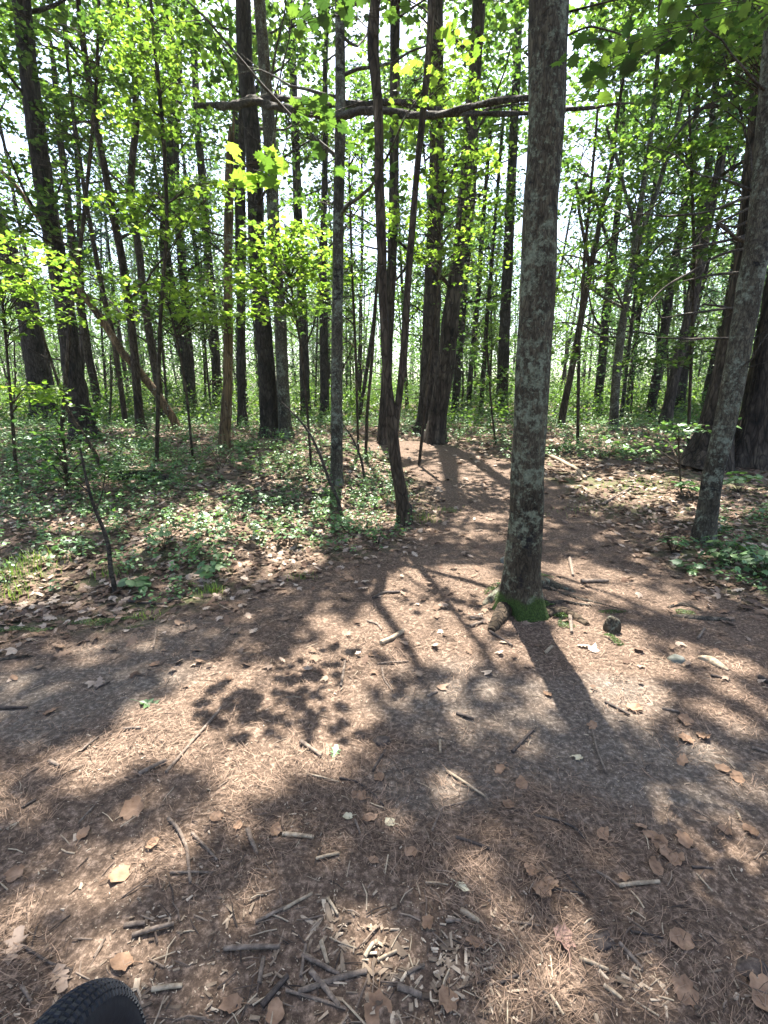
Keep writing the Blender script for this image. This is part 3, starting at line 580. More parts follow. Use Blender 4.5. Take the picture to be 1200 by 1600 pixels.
near_twig(fr, [(655,220),(640,190),(625,160),(610,140)], fork['Y'], 5.0, [(650,130,40,34,22,5.2),(720,70,36,24,12,5.2),(700,40,22,16,7,5.0)], 'bright', .085)
near_twig(mr, [(876,60),(920,40),(960,50),(1010,70),(1060,60),(1110,30)], main['Y'], 2.5, [(950,85,60,26,26,2.5),(1020,60,46,20,16,2.4),(930,120,26,14,5,2.6),(935,150,22,20,5,2.7),(880,95,12,10,2,2.8)], 'leaf', .072, .006)
near_twig(mr, [(882,20),(960,0),(1060,-20),(1130,-10),(1190,10)], main['Y'], 2.4, [(1120,20,60,20,16,2.5),(1180,25,26,24,7,2.5),(1060,5,30,12,6,2.5)], 'leaf', .072, .006)

# the long dead forked limb lodged between trees
def px_tube(mb, pts, Y0, Y1, ns=10, rough=.24, seed=1, fine=.05):
    A = []; pts = [(x, y + (2.2*math.sin(x*.11) + 1.5*math.sin(x*.047) if 3 < k < len(pts)-1 else 0), w_*.82) for k, (x, y, w_) in enumerate(pts)]
    for k, (x, y, wd) in enumerate(pts):
        Y = Y0 + (Y1-Y0)*k/(len(pts)-1); p = onplane(x, y, Y); dep = p[1]*CP - (p[2]-EYE)*SP; A.append([*p, wd*dep/F/2])
    Q = resample(A, max(12, len(A)*6)); tube(mb, Q[:, :3], Q[:, 3], ns, rough=rough, seed=seed, fine=fine); return Q
SNAGY = TREES[3]['Y']
mb = MB()
px_tube(mb, [(304,165,8),(330,165,10),(355,166,13),(375,163,14),(395,157,14),(420,163,13),(450,171,14),(490,180,14),(530,182,13),(560,175,14),(600,172,14),(640,179,12),(690,178,13),(730,170,11),(780,160,11),(830,152,10)], SNAGY, 4.6, 14)
b = px_tube(mb, [(395,157,8),(430,153,10),(470,157,9),(510,165,10),(540,161,10),(580,160,10),(620,162,10),(660,165,10),(700,176,9),(740,178,9),(785,181,8),(835,177,8),(885,171,8),(925,168,6),(960,163,4),(990,161,2)], SNAGY - .5, 4.4, 12, seed=4)
px_tube(mb, [(425,157,4),(432,140,3),(440,110,3),(452,60,2.5),(460,0,2)], SNAGY-.6, SNAGY-.6, 6)
o = mb.build('dead_limb', M['dead'], None, True)
tag(o, 'long dead double limb lodged level across the trunks overhead', 'dead limb')
def dead_branch(parent, pts, Y0, Y1, seed, twigs=2):
    pts = [(x, y, w_*.8) for x, y, w_ in pts]; mb = MB(); Q = px_tube(mb, pts, Y0, Y1, 8, .28, seed, .06); r = np.random.default_rng(seed)
    for k in range(twigs):
        i = r.integers(len(Q)//3, len(Q)-2); limb(mb, Q[i, :3], r.normal(0, 1, 3)*[1, .5, .7] - [.6, 0, 0], r.uniform(.15, .5), Q[i, 3]*.6, r, 4, 5, .0, .2)
    mb.build('dead_branch', M['dead'], parent, True)
PY = pine['Y']; pr = pine['root']
for k, (pts, dy) in enumerate([
  ([(1198,122,15),(1177,103,11),(1147,90,9),(1100,83,6),(1080,70,4),(1076,40,3)], -.8), ([(1190,86,10),(1150,92,9),(1127,97,8),(1077,113,6),(1050,128,3)], -.3),
  ([(1190,100,10),(1170,125,9),(1140,147,9),(1100,167,8),(1067,200,7),(1043,231,3)], -1.2), ([(1190,155,9),(1150,160,7),(1110,168,6),(1080,172,3)], -.6),
  ([(1180,305,8),(1150,315,6),(1100,333,5),(1040,338,4),(987,333,2)], -1.0), ([(1178,322,7),(1140,340,5),(1100,360,3),(1080,385,2)], -.5),
  ([(1180,340,7),(1150,355,5),(1130,352,4),(1122,345,3)], -.3), ([(1178,365,8),(1140,375,6),(1100,383,5),(1050,392,3)], -.8), ([(1182,380,8),(1150,372,9),(1130,355,7),(1122,350,3)], -1.),
  ([(1170,488,10),(1153,488,8),(1125,478,6),(1097,475,3)], -.5), ([(1160,482,7),(1140,482,6),(1090,488,5),(1033,497,2)], -.8), ([(1160,530,7),(1133,528,6),(1080,530,5),(1020,527,2)], -.8),
  ([(1175,385,7),(1123,398,5),(1083,423,5),(1040,447,4),(1017,473,3),(1005,497,2)], -1.2), ([(1170,426,8),(1130,427,6),(1100,432,5),(1066,440,2)], -.6),
  ([(1085,-20,4),(1100,0,5),(1120,50,5),(1133,100,5),(1150,150,5),(1163,200,5),(1172,240,5),(1174,290,5)], -.9)]):
    dead_branch(pr, pts, PY - (.25 if k != 14 else .6), PY + dy, 60+k)
# thin dead twigs on other trunks
def trunk_twigs(tr, n, seed, z0=1.2, z1=6, L=(.3, 1.1)):
    r = np.random.default_rng(seed); Q = tr['A']
    for k in range(n):
        mb = MB(); z = r.uniform(z0, z1); i = int(np.argmin(abs(Q[:, 2]-z))); a = r.uniform(0, 6.28)
        P = limb(mb, Q[i, :3] + np.array([math.cos(a), math.sin(a), 0])*Q[i, 3]*.7, (math.cos(a), math.sin(a), r.uniform(-.1, .7)), r.uniform(*L), r.uniform(.006, .014), r, 5, 7, .1, .22)
        for q in range(2): limb(mb, P[r.integers(2, 6)], r.normal(0, 1, 3), r.uniform(.1, .35), .004, r, 3, 4, .05, .2)
        mb.build('dead_branch', M['dead'], tr['root'], True)
for k, tr in enumerate(TREES[4:35]): trunk_twigs(tr, 7, 200+k)
trunk_twigs(TREES[2], 4, 300, 2, 6, (.2, .5))
mb = MB(); Qm = main['A']     # broken stub and small twigs on the near trunk, below the frame top
for z, a, L, rr in ((1.05, 3.0, .05, .012), (2.6, .4, .06, .01), (3.3, 2.6, .05, .012)):
    mb = MB(); i = int(np.argmin(abs(Qm[:, 2]-z))); limb(mb, Qm[i, :3] + np.array([math.cos(a), math.sin(a), 0])*Qm[i, 3]*.85, (math.cos(a), math.sin(a), .5), L, rr, rng, 7, 4)
    mb.build('branch_stub', M['dead'], main['root'], True)

# ------------------------------------------------------------------ unseen high canopy, leaves added to shade the near ground outside the sun gaps
cand = [t for t in TREES[:36] if t['Y'] < 17 and t['A'][-1, 2] > 6]
hosts = np.array([[*t['A'][int(len(t['A'])*.85), :2]] for t in cand])
def shade(n, x0, x1, y0, y1, z0, z1, size):
    G = np.stack([rng.uniform(x0, x1, n), rng.uniform(y0, y1, n), np.zeros(n)], 1); G[:, 2] = H(G[:, 0], G[:, 1])
    ok = rng.random(n) > lit(G); G = G[ok]; n = len(G)
    z = z0 + (z1-z0)*(.5 + .5*sines(G[:, 0], G[:, 1], 1.2, 77))*.7 + rng.random(n)*(z1-z0)*.3
    P = G + SDIR*((z - G[:, 2])/SDIR[2])[:, None]
    ok = ~shades_spray(P); P = P[ok]; n = len(P)
    N = np.concatenate([rng.normal(0, .5, (n, 2)), np.ones((n, 1))], 1); S_ = size*rng.uniform(.7, 1.3, n)
    h = np.argmin((P[:, None, 0] - hosts[None, :, 0])**2 + (P[:, None, 1] - hosts[None, :, 1])**2, axis=1)
    for k, t in enumerate(cand):
        s = h == k
        if s.any(): put(t['cr'], MAPLE5, P[s], N[s], S_[s])
shade(42000, -7, 7, -1.5, 8.5, 8.5, 13, .14)
shade(26000, -13, 13, 8.5, 19, 9.5, 14, .19)
for t in TREES:
    if t['cr'].n: t['cr'].build('crown', M[t['leafm'] if t['leafm'] != 'pine' else 'leaf'], t['root'])  # each crown also holds its share of the added shade leaves

# ------------------------------------------------------------------ background trees: a few models, copied
def bg_model(seed, h, rad, bark, lm, nl, nleaf, size, z0, wr):
    r = np.random.default_rng(seed); root = empty('background_tree', (0, 0, 0), '', '')
    P = [np.array([0, 0, -.1])]; d = norm(np.array([r.normal(0, .04), r.normal(0, .04), 1]))
    for k in range(10): d = norm(d + r.normal(0, .025, 3)); P.append(P[-1] + d*(h+.1)/10)
    P = resample(P, 26); tm = MB(); tube(tm, P, wr*(1 - .85*np.linspace(0, 1, 26)**1.2), 10, rough=.06, seed=seed, flare=.4, fine=.01); cr = MB()
    for k in range(nl):
        z = z0 + (h - z0)*r.random(); i = int(np.argmin(abs(P[:, 2]-z))); az = r.uniform(0, 6.28)
        L = rad*r.uniform(.4, 1.1)*(1 - .4*(z-z0)/(h-z0)); B = limb(tm, P[i], (math.cos(az), math.sin(az), r.uniform(.1, .8)), L, .012+.012*L, r)
        for s in range(3):
            c = B[r.integers(2, len(B))] + r.normal(0, .3, 3)
            sprays(cr, c, r.uniform(.35, .75), nleaf, size, tpl=KITE, r=r, carve=False, tilt=.6, flat=.25)
    t = tm.build('trunk', M[bark], root, True); c = cr.build('crown', M[lm], root); return root, t, c
models = [bg_model(1, 15, 3.0, 'dark', 'far', 30, 30, .16, 3.5, .11), bg_model(2, 13, 2.4, 'brown', 'leaf', 28, 31, .15, 3.0, .09), bg_model(3, 16, 2.6, 'pinebark', 'pine', 30, 36, .15, 5, .13),
          bg_model(4, 9, 2.0, 'brown', 'leaf', 30, 34, .13, 1.0, .05), bg_model(5, 11, 2.4, 'dark', 'far', 30, 34, .14, 1.4, .07), bg_model(6, 17, 3.2, 'dark', 'leaf', 30, 30, .17, 5, .12)]
words_ = ['tall dark oak with airy pale green crown', 'slim brown maple with mid green crown', 'straight pine with blue green crown', 'short slender maple with pale leaves', 'thin dark maple with light leaves', 'tallest dark oak with high green crown']
BGT = []; taken = [(t['A'][0, 0], t['A'][0, 1]) for t in TREES]; first = [True]*6; nb = 0
r2 = np.random.default_rng(99)
for k in range(1600):
    if nb >= 138: break
    y = 11 + 36*r2.random()**.85; x = r2.uniform(-1, 1)*(.92*y + 3)
    if abs(x - .035*y) < .9 and y < 22: continue
    if y > 24 and abs(x - 1.0) < 2.4 and r2.random() < .6: continue
    if min((x-a)**2 + (y-b)**2 for a, b in taken) < (1.5 if y < 20 else 1.2)**2: continue
    m = int(r2.choice([0, 1, 2, 3, 4, 5], p=[.13, .16, .11, .27, .23, .10])); taken.append((x, y)); nb += 1
    root, t, c = models[m]
    if first[m]: rt = root; first[m] = False
    else:
        rt = root.copy(); sc.collection.objects.link(rt)
        for ch in (t, c): q = ch.copy(); sc.collection.objects.link(q); q.parent = rt
    rt.location = (x, y, float(H(x, y)) - .02); rt.rotation_euler = (r2.normal(0, .03), r2.normal(0, .03) + .002*x, r2.uniform(0, 6.28)); s = r2.uniform(.8, 1.15); rt.scale = (s, s, s)
    side = 'left' if x < -.18*y else ('right' if x > .3*y else 'middle')
    rt['label'] = f"{words_[m]} in the {side} background"; rt['category'] = 'tree'; rt['group'] = f"{words_[m]}s standing in the {side} background"
    if 'org' in rt: del rt['org']
    BGT.append((rt, m, x, y, root is rt))
names_ = [('the leftmost dark trunk', 72), ('the stout left trunk', 133), ('the slim trunk beside the stout one', 155), ('the leaning slim left trunk', 220), ('the tilted pole foot', 275), ('the curving dark trunk', 298), ('the straight black trunk', 340), ('the broken snag', 355),
  ('the twin trunks', 435), ('the dark trunk past the twins', 478), ('the straight pale young trunk', 526), ('the forked maple', 610), ('the broad upright pine', 666), ('the narrow middle trunk', 712), ('the middle gap poles', 742), ('the dark trunk in the gap', 783), ('the thick lichened trunk', 826),
  ('the slim reddish leaner', 878), ('the crooked dark trunk', 932), ('the gray forking tree', 960), ('the right leaning woods trunk', 1016), ('the thickest right row trunk', 1060), ('the last slanted trunk', 1102), ('the massive furrowed pine', 1130)]
short_ = ['dark oak', 'slim brown maple', 'blue green pine', 'short slender maple', 'thin dark maple', 'tall dark oak']; seen_ = {}
for rt, m, x, y, _ in sorted(BGT, key=lambda q: q[3]):
    X_, Y_, D_ = project(np.array([[x, y, .8]])); X_ = X_[0]; dist = 'near' if y < 20 else ('middle distance' if y < 32 else 'far')
    if X_ < 40: w_ = 'far left behind the leftmost trunk'
    elif X_ > 1160: w_ = 'far right behind the furrowed pine'
    else:
        nm, nx = min(names_, key=lambda q: abs(q[1]-X_)); w_ = f"{'directly behind' if abs(X_-nx) < 12 else ('behind and left of' if X_ < nx else 'behind and right of')} {nm}"
    lab = f"{dist} {short_[m]} {w_}"
    for extra in ('', ' set farther back', ' at greater distance', ' farthest away', ' third in depth', ' fourth in depth', ' fifth in depth', ' sixth in depth', ' seventh in depth'):
        if lab + extra not in seen_ and len((lab + extra).split()) <= 16: lab += extra; break
    seen_[lab] = 1; rt['label'] = lab; rt['group'] = 'trees of the background woods'
# far woods: one mass of foliage and thin stems closing the view
mb = MB(); r3 = np.random.default_rng(5); C = []
for k in range(4200):
    y = r3.uniform(46, 78); x = r3.uniform(-1, 1)*(.9*y + 6); z = 14*r3.random()**1.7 + .3; 
    if abs(x) < 4 and z > 3 and r3.random() < .35: continue
    C.append([x, y, z + float(H(x, y))])
sprays(mb, np.array(C), 1.5, 40, .29, tpl=KITE, r=r3, mi=0, flat=.4, tilt=.8, carve=False)
for k in range(240):
    y = r3.uniform(46, 76); x = r3.uniform(-1, 1)*(.9*y + 6); tube(mb, resample([[x, y, .5], [x + r3.normal(0, .3), y, 7], [x + r3.normal(0, .6), y, 15]], 8), np.linspace(.13, .05, 8), 6, mi=1)
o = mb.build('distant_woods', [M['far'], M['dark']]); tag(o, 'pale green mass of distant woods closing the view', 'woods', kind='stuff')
# sunlit brush at mid distance
mb = MB(); C = []
for k in range(5200):
    y = r3.uniform(14, 48); x = r3.uniform(-1, 1)*(.92*y + 3); 
    if abs(x - .035*y) < .7 and y < 16: continue
    C.append([x, y, float(H(x, y)) + r3.uniform(.1, .5 + .075*(y-12))*r3.random()**.3])
C = np.array(C); sprays(mb, C, .5, 24, .11, tpl=KITE, r=r3, flat=.35, tilt=.7, carve=False)
o = mb.build('brush', M['leaf']); tag(o, 'low leafy brush covering the forest floor between the far trunks', 'brush', kind='stuff')

# ------------------------------------------------------------------ ground cover
def gpt(n, x0, x1, y0, y1, r): 
    x = r.uniform(x0, x1, n); y = r.uniform(y0, y1, n); return x, y
def onground(x, y, z=0): return np.stack([x, y, H(x, y) + z], 1)
TOFF = lambda x, y: np.where(trailness(x, y) > .5, .006, 0.0)
r4 = np.random.default_rng(15)
# undergrowth: low herbs outside the trail
def herbs(n, x0, x1, y0, y1, size, hmax, clump, thr, r):
    x, y = gpt(n, x0, x1, y0, y1, r); d = inside(x, y, PP)
    dens = sines(x, y, clump, 61) + .8*sines(x, y, clump*.3, 62)
    edge = np.clip((-d-.05)/.5, 0, 1)
    ok = (d < -.02) & (dens > thr - .25*edge) & (r.random(n) < .25 + .75*edge)
    return x[ok], y[ok]
mb = MB()
def add_herbs(mb, x, y, size, hmax, r, tpl=OVAL, k=9):
    n = len(x); hh = hmax*r.uniform(.25, 1, n)
    for i in range(k):
        a = r.uniform(0, 6.28, n); q = r.uniform(.2, 1, n)*size*1.6
        P = np.stack([x + q*np.cos(a), y + q*np.sin(a), H(x, y) + hh*r.uniform(.35, 1, n)], 1)
        N = np.stack([np.cos(a)*.45, np.sin(a)*.45, np.ones(n)], 1) + r.normal(0, .22, (n, 3))
        put(mb, tpl, P, N, size*r.uniform(.6, 1.2, n), r)
RX = lambda x, y: ~((x > 0) & (inside(x, y, RC) > 0))
RC = np.array([ground(*p)[:2] for p in [(850,715),(960,722),(1060,728),(1230,735),(1230,800),(1120,815),(1040,850),(960,820),(880,770)]])
x, y = herbs(9500, -7, 4.5, 2.8, 9.5, .05, .2, .9, .13, r4); ok = RX(x, y); add_herbs(mb, x[ok], y[ok], .034, .19, r4); q = np.flatnonzero(ok)[::14]; add_herbs(mb, x[q], y[q], .062, .34, r4, MAPLE5, 7); q = np.flatnonzero(ok)[::23]; add_herbs(mb, x[q], y[q], .045, .5, r4, OVAL, 12)
x, y = herbs(9000, -15, 15, 8.5, 22, .06, .25, 1.3, -.3, r4); ok = RX(x, y); add_herbs(mb, x[ok], y[ok], .06, .34, r4, KITE)
o = mb.build('undergrowth', M['herb']); tag(o, 'low green seedlings and herbs carpeting the ground beside the trail', 'undergrowth', kind='stuff')
# individually visible plants
def plant(name, label, px, py, n, size, h, tpl=OVAL, lm='herb', spread=1.0, cat='plant'):
    r = np.random.default_rng(abs(int(px*3+py))); b = ground(px, py); root = empty(name, b, label, cat); st = MB(); lv = MB()
    for k in range(n):
        a = r.uniform(0, 6.28); L = h*r.uniform(.5, 1); tip = b + [math.cos(a)*spread*h*r.uniform(.2, .9), math.sin(a)*spread*h*r.uniform(.2, .9), L]
        tube(st, resample(np.array([b - [0, 0, .01], (b+tip)/2 + [0, 0, L*.2], tip]), 6), [.0022]*6, 4, cap=False)
        for q in range(3): put(lv, tpl, [tip + r.normal(0, size*.45, 3)*[1, 1, .35]], [[math.cos(a)*.4, math.sin(a)*.4, 1]], size*r.uniform(.7, 1.15), r)
    st.build('stem', M['brown'], root, True); lv.build('foliage', M[lm], root)
for a in [('broad_leaf_seedling','broad pale green seedling at the foot of the crooked dark stem',207,918,5,.10,.10,OVAL),
          ('leafy_seedling','green five leaved seedling cluster low in the left undergrowth',330,905,7,.08,.16,MAPLE5),
          ('leafy_seedling','upright leafy seedling catching the sun near the snag base',345,735,12,.07,.40,OVAL),
          ('leafy_seedling','bushy green seedling in the shade left of the sunlit patch',255,860,12,.075,.22,MAPLE5),
          ('leafy_seedling','green seedling beside the forked maple base',590,850,9,.06,.14,OVAL),
          ('maple_seedling','bluish maple seedling left of the leaning gray trunk',1080,778,7,.13,.20,MAPLE),
          ('maple_seedling','large leaved maple seedling right of the leaning gray trunk',1155,770,10,.12,.26,MAPLE),
          ('maple_seedling','dark green maple seedling clump at the right edge of the trail',1140,885,18,.085,.22,MAPLE),
          ('maple_seedling','dark green seedling clump nearest the right frame edge',1190,905,18,.085,.25,MAPLE),
          ('maple_seedling','low seedlings round the foot of the leaning gray trunk',1050,865,14,.075,.16,MAPLE5),
          ('maple_seedling','small bluish seedling leaf pair right of the trail',1085,895,3,.10,.06,MAPLE),
          ('leafy_seedling','shaded seedling mound under the bare dead stem',540,830,14,.06,.15,OVAL),
          ('leafy_seedling','green seedling mound in front of the sunlit patch',450,855,14,.06,.17,OVAL),
          ('fern_like_seedling','pale feathery seedling at the middle of the left undergrowth',395,790,12,.07,.25,MAPLE5)]: plant(*a)
# grass tufts
mb = MB(); r5 = np.random.default_rng(8)
def grass(cx, cy, n, spread, L):
    b = ground(cx, cy); x = b[0] + r5.normal(0, spread, n); y = b[1] + r5.normal(0, spread*.6, n); z = H(x, y)
    a = r5.uniform(0, 6.28, n); l = L*r5.uniform(.5, 1.2, n); q = np.stack([np.cos(a), np.sin(a)], 1)*(l*.5)[:, None]
    w = .0018; px, py = -np.sin(a)*w, np.cos(a)*w; B = np.stack([x, y, z], 1)
    Vv = []
    for (f, h, s) in ((0, 0, 1), (.35, .6, .8), (1, .85, .12)):
        c = B + np.concatenate([q*f, (l*h)[:, None]], 1); o_ = np.stack([px, py, 0*px], 1)*s; Vv += [c - o_, c + o_]
    Vv = np.stack(Vv, 1); k = np.arange(n)[:, None]*6
    Fc = np.concatenate([k + [0, 1, 3, 2], k + [2, 3, 5, 4]]); mb.add(Vv.reshape(-1, 3), Fc)
for a in [(25,900,160,.14,.16),(60,880,90,.1,.14),(10,935,90,.1,.12),(330,925,70,.06,.09),(170,900,60,.06,.1),(665,815,110,.09,.1),(700,800,60,.08,.08),(470,905,50,.05,.06),(1010,760,160,.3,.08),(900,800,60,.2,.06),(620,780,80,.12,.1),(230,965,30,.05,.06)]: grass(*a)
o = mb.build('grass_tufts', M['bright']); tag(o, 'sparse tufts of thin green grass by the trail edge', 'grass', kind='stuff')
# moss patches: thousands of short leaflets on low cushions
mb = MB()
def mossy(px, py, rx, ry, n, hgt=.02, ang=0):
    b = ground(px, py); s = np.linalg.norm(b - [0, 0, EYE])/F
    a = r5.uniform(0, 6.28, n); q = np.sqrt(r5.random(n)); ex = q*np.cos(a)*rx*s; ey = q*np.sin(a)*ry*s*2.4
    x = b[0] + ex; y = b[1] + ey; ok = sines(x, y, .08, 91) + .3 > q*.9 - .15; x, y, q = x[ok], y[ok], q[ok]
    P = np.stack([x, y, H(x, y) + hgt*(1-q**2) + .004], 1); put(mb, KITE, P, np.stack([r5.normal(0, .7, len(x)), r5.normal(0, .7, len(x)), np.ones(len(x))], 1), .010, r5)
for a in [(20,990,34,10,2200),(160,975,70,9,2600),(100,985,30,6,900),(320,935,20,7,700),(778,925,22,16,2200,.04),(868,958,24,12,2600,.03),(788,942,22,22,5000,.06),(815,955,32,12,5000,.05),(845,948,18,10,1600,.04),(850,905,22,9,1200,.03),(955,1000,16,8,1200,.03),(880,975,16,10,900,.015),(1060,958,22,5,700,.02),(960,958,26,4,600,.01),(1000,748,30,5,600)]: mossy(*a)
o = mb.build('moss_patches', M['moss']); tag(o, 'bright green moss patches on soil and round the trunk base', 'moss', kind='stuff')

# dead leaf litter, needles and chips
def litter(n, x0, x1, y0, y1, size, f, tpl=OAK):
    x, y = gpt(n, x0, x1, y0, y1, r5); d = inside(x, y, PP); ok = r5.random(n) < f(d); x, y = x[ok], y[ok]; n = len(x)
    P = onground(x, y, .006) + np.stack([0*x, 0*x, r5.uniform(0, .018, n) + TOFF(x, y)], 1)
    put(LIT_MB, tpl, P, np.stack([r5.normal(0, .32, n), r5.normal(0, .32, n), np.ones(n)], 1), size*r5.uniform(.5, 1.25, n), r5)
LIT_MB = MB()
litter(15000, -5, 5, 2.2, 6.5, .085, lambda d: np.clip(.45 - d*1.1, .03, .8))
litter(12000, -5.5, 5.5, 2.2, 6.5, .06, lambda d: np.clip(.5 - d*1.0, .05, .9), MAPLE5)
litter(22000, -10, 10, 6.5, 15, .11, lambda d: np.where(d < 0, 1, .10), MAPLE5)
litter(16000, -20, 20, 14, 32, .14, lambda d: d*0 + 1, KITE)
o = LIT_MB.build('leaf_litter', M['litter']); tag(o, 'pale curled dead oak and maple leaves littering the forest floor', 'leaf litter', kind='stuff')
def sector(n, rmin, rmax, p, r):
    u = r.random(n)**p; rad = rmin + (rmax-rmin)*u; th = r.uniform(-1.15, 1.15, n); return rad*np.sin(th), rad*np.cos(th)
# needles: thin bent strips
n = 95000; x, y = sector(n, .55, 6.5, 1.3, r5); dn = sines(x, y, .45, 71) + .5*sines(x, y, .15, 72)
sa = sandness(onground(x, y)); ok = (r5.random(n) > sa*.7) & (dn > -.12 + .5*(r5.random(n)-.5)); x, y = x[ok], y[ok]; n = len(x)
an = r5.uniform(0, np.pi, n) + .0; an = 1.7*sines(x, y, .3, 73)*2 + r5.normal(0, .8, n); L = r5.uniform(.02, .075, n); wd = .00035 + .00026*np.hypot(x, y)
bend = r5.normal(0, .25, n); c, s = np.cos(an), np.sin(an); zz = H(x, y) + TOFF(x, y) + r5.uniform(.002, .012, n); tl = r5.normal(0, .003, n)
Vv = []
for t in (-.5, 0, .5):
    cx = x + c*L*t - s*L*bend*(t*t); cy = y + s*L*t + c*L*bend*(t*t); cz = zz + tl*t*2
    Vv += [np.stack([cx - s*wd, cy + c*wd, cz], 1), np.stack([cx + s*wd, cy - c*wd, cz + .0004], 1)]
Vv = np.stack(Vv, 1); k = np.arange(n)[:, None]*6; mb = MB(); mb.add(Vv.reshape(-1, 3), np.concatenate([k + [0, 1, 3, 2], k + [2, 3, 5, 4]]))
o = mb.build('pine_needles', M['needles']); tag(o, 'reddish brown fallen pine needles carpeting the trail', 'pine needles', kind='stuff')
# chips: small split boxes
def chips(x, y, L, wd, ht, mi_mb):
    n = len(x); an = r5.uniform(0, np.pi, n); c, s = np.cos(an), np.sin(an); z = H(x, y) + TOFF(x, y) + ht*.5 + .001; tl = r5.normal(0, .10, n)
    V8 = []
    for a in (-1, 1):
        for b in (-1, 1):
            for e in (-1, 1):
                jl = r5.uniform(.75, 1.15, n); lx = a*L*.5*jl; ly = b*wd*.5*r5.uniform(.15, 1.3, n)
                V8.append(np.stack([x + c*lx - s*ly, y + s*lx + c*ly, z + e*ht*.5*r5.uniform(.6, 1.1, n) + tl*lx], 1))
    V8 = np.stack(V8, 1); k = np.arange(n)[:, None]*8
    F6 = np.concatenate([k + f for f in ([0, 1, 3, 2], [4, 6, 7, 5], [0, 4, 5, 1], [2, 3, 7, 6], [0, 2, 6, 4], [1, 5, 7, 3])]); mi_mb.add(V8.reshape(-1, 3), F6)
mb = MB(); n = 38000; x, y = sector(n, .5, 4.2, 1.0, r5); P = onground(x, y); X, Yp, D = project(P)
blob = np.zeros(n)
for cx, cy, rx, ry, am in [(560,1530,330,110,1),(1000,1560,300,80,.8),(450,1440,200,80,.7),(200,1560,260,70,.6),(250,1200,170,90,.30),(440,1330,140,100,.45),(700,1440,160,70,.5),(100,1350,140,120,.25)]:
    blob = np.maximum(blob, am*np.exp(-(((X-cx)/rx)**2 + ((Yp-cy)/ry)**2)*1.1))
cl = sines(x, y, .22, 81) + .6*sines(x, y, .08, 82); ok = r5.random(n) < (.07 + .95*blob)*np.clip(.55 + 1.1*cl, .12, 1.3); x, y, blob = x[ok], y[ok], blob[ok]; n = len(x); q = .35 + blob*.9
L = r5.uniform(.006, .030, n)*q*(1 + (r5.random(n) < .12)*.9); chips(x, y, L, L*r5.uniform(.12, .4, n) + .001, .0018 + .0015*r5.random(n), mb)
n = 26000; x, y = sector(n, .5, 4.5, 1.1, r5); chips(x, y, r5.uniform(.002, .008, n), r5.uniform(.001, .003, n), np.full(n, .0012), mb)
o = mb.build('wood_chips', M['chip']); tag(o, 'pale splintered wood chips scattered over the trail', 'wood chips', kind='stuff')

mb = MB(); n = 7500; x, y = sector(n, .5, 7, 1.15, r5); P = onground(x, y); X, Yp, D = project(P); bl = np.exp(-(((X-560)/420)**2 + ((Yp-1520)/150)**2))
ok = r5.random(n) < .2 + .8*bl; x, y = x[ok], y[ok]
for a, b in zip(x, y):
    L = r5.uniform(.015, .08); an = r5.uniform(0, 6.28); d = np.array([math.cos(an), math.sin(an)])*L/2; rr = r5.uniform(.0009, .0026); z = float(H(a, b)) + .008 + rr*.6
    tube(mb, [[a-d[0], b-d[1], z + r5.normal(0, .002)], [a + r5.normal(0, .05*L), b + r5.normal(0, .05*L), z + .002], [a+d[0], b+d[1], z + r5.normal(0, .003)]], [rr, rr*.95, rr*.8], 5)
tw = plainmat('twig_litter_bark', [(.03, .022, .017), (.09, .065, .05), (.2, .15, .11), (.36, .29, .2)], isl=True, scale=60)
o = mb.build('twig_litter', tw); tag(o, 'small broken twigs and bits of stem strewn over the trail', 'twig litter', kind='stuff')

# ------------------------------------------------------------------ roots, stones, tree foot
def root_tube(parent, name, pts, m, lift=.3, seed=1):
    A = []
    for x, y, wd in pts:
        b = ground(x, y); dep = b[1]*CP - (b[2]-EYE)*SP; rr = wd*dep/F/2; A.append([b[0], b[1], b[2] + rr*lift, rr])
    A = np.array(A); Q = resample(A, 30); mb = MB(); tube(mb, Q[:, :3], Q[:, 3], 14, rough=.16, seed=seed, fine=.02, ridges=.05)
    return mb.build(name, m, parent, True), Q
for k, (pts, mm, lf) in enumerate([([(815,915,34),(800,936,34),(789,955,28),(779,973,22),(768,988,12)], 'brown', .45), ([(828,950,26),(850,962,18),(880,958,17),(900,968,15),(918,978,9)], 'brown', .3),
     ([(836,938,20),(856,945,8),(880,942,8),(905,946,6),(935,948,4),(955,952,2)], 'dead', .5), ([(838,915,14),(870,925,5),(905,937,5),(950,947,4),(1000,962,2)], 'dead', .4), ([(808,905,24),(785,922,18),(766,938,11),(750,950,4)], 'gray', .2), ([(832,915,26),(855,915,20),(876,920,12),(900,926,4)], 'gray', .2)]):
    root_tube(mr, 'root', pts, M[mm], lf, 5+k)
for lab, pts, mm in [('dark surface root hooking through moss right of the mossy stump', [(1044,951,5),(1055,947,7),(1067,946,8),(1082,950,7),(1098,956,4)], 'dead'),
     ('long dark surface root lying below the hooked one at right', [(1048,963,4),(1070,965,8),(1100,968,9),(1128,970,8),(1148,972,5)], 'dead'),
     ('dark surface root at the left edge beside the mossy bank', [(-20,1036,8),(10,1032,8),(30,1028,7),(52,1026,3)], 'dead')]:
    o, Q = root_tube(None, 'surface_root', pts, M[mm], .35, abs(int(pts[0][0]))); tag(o, lab, 'root')
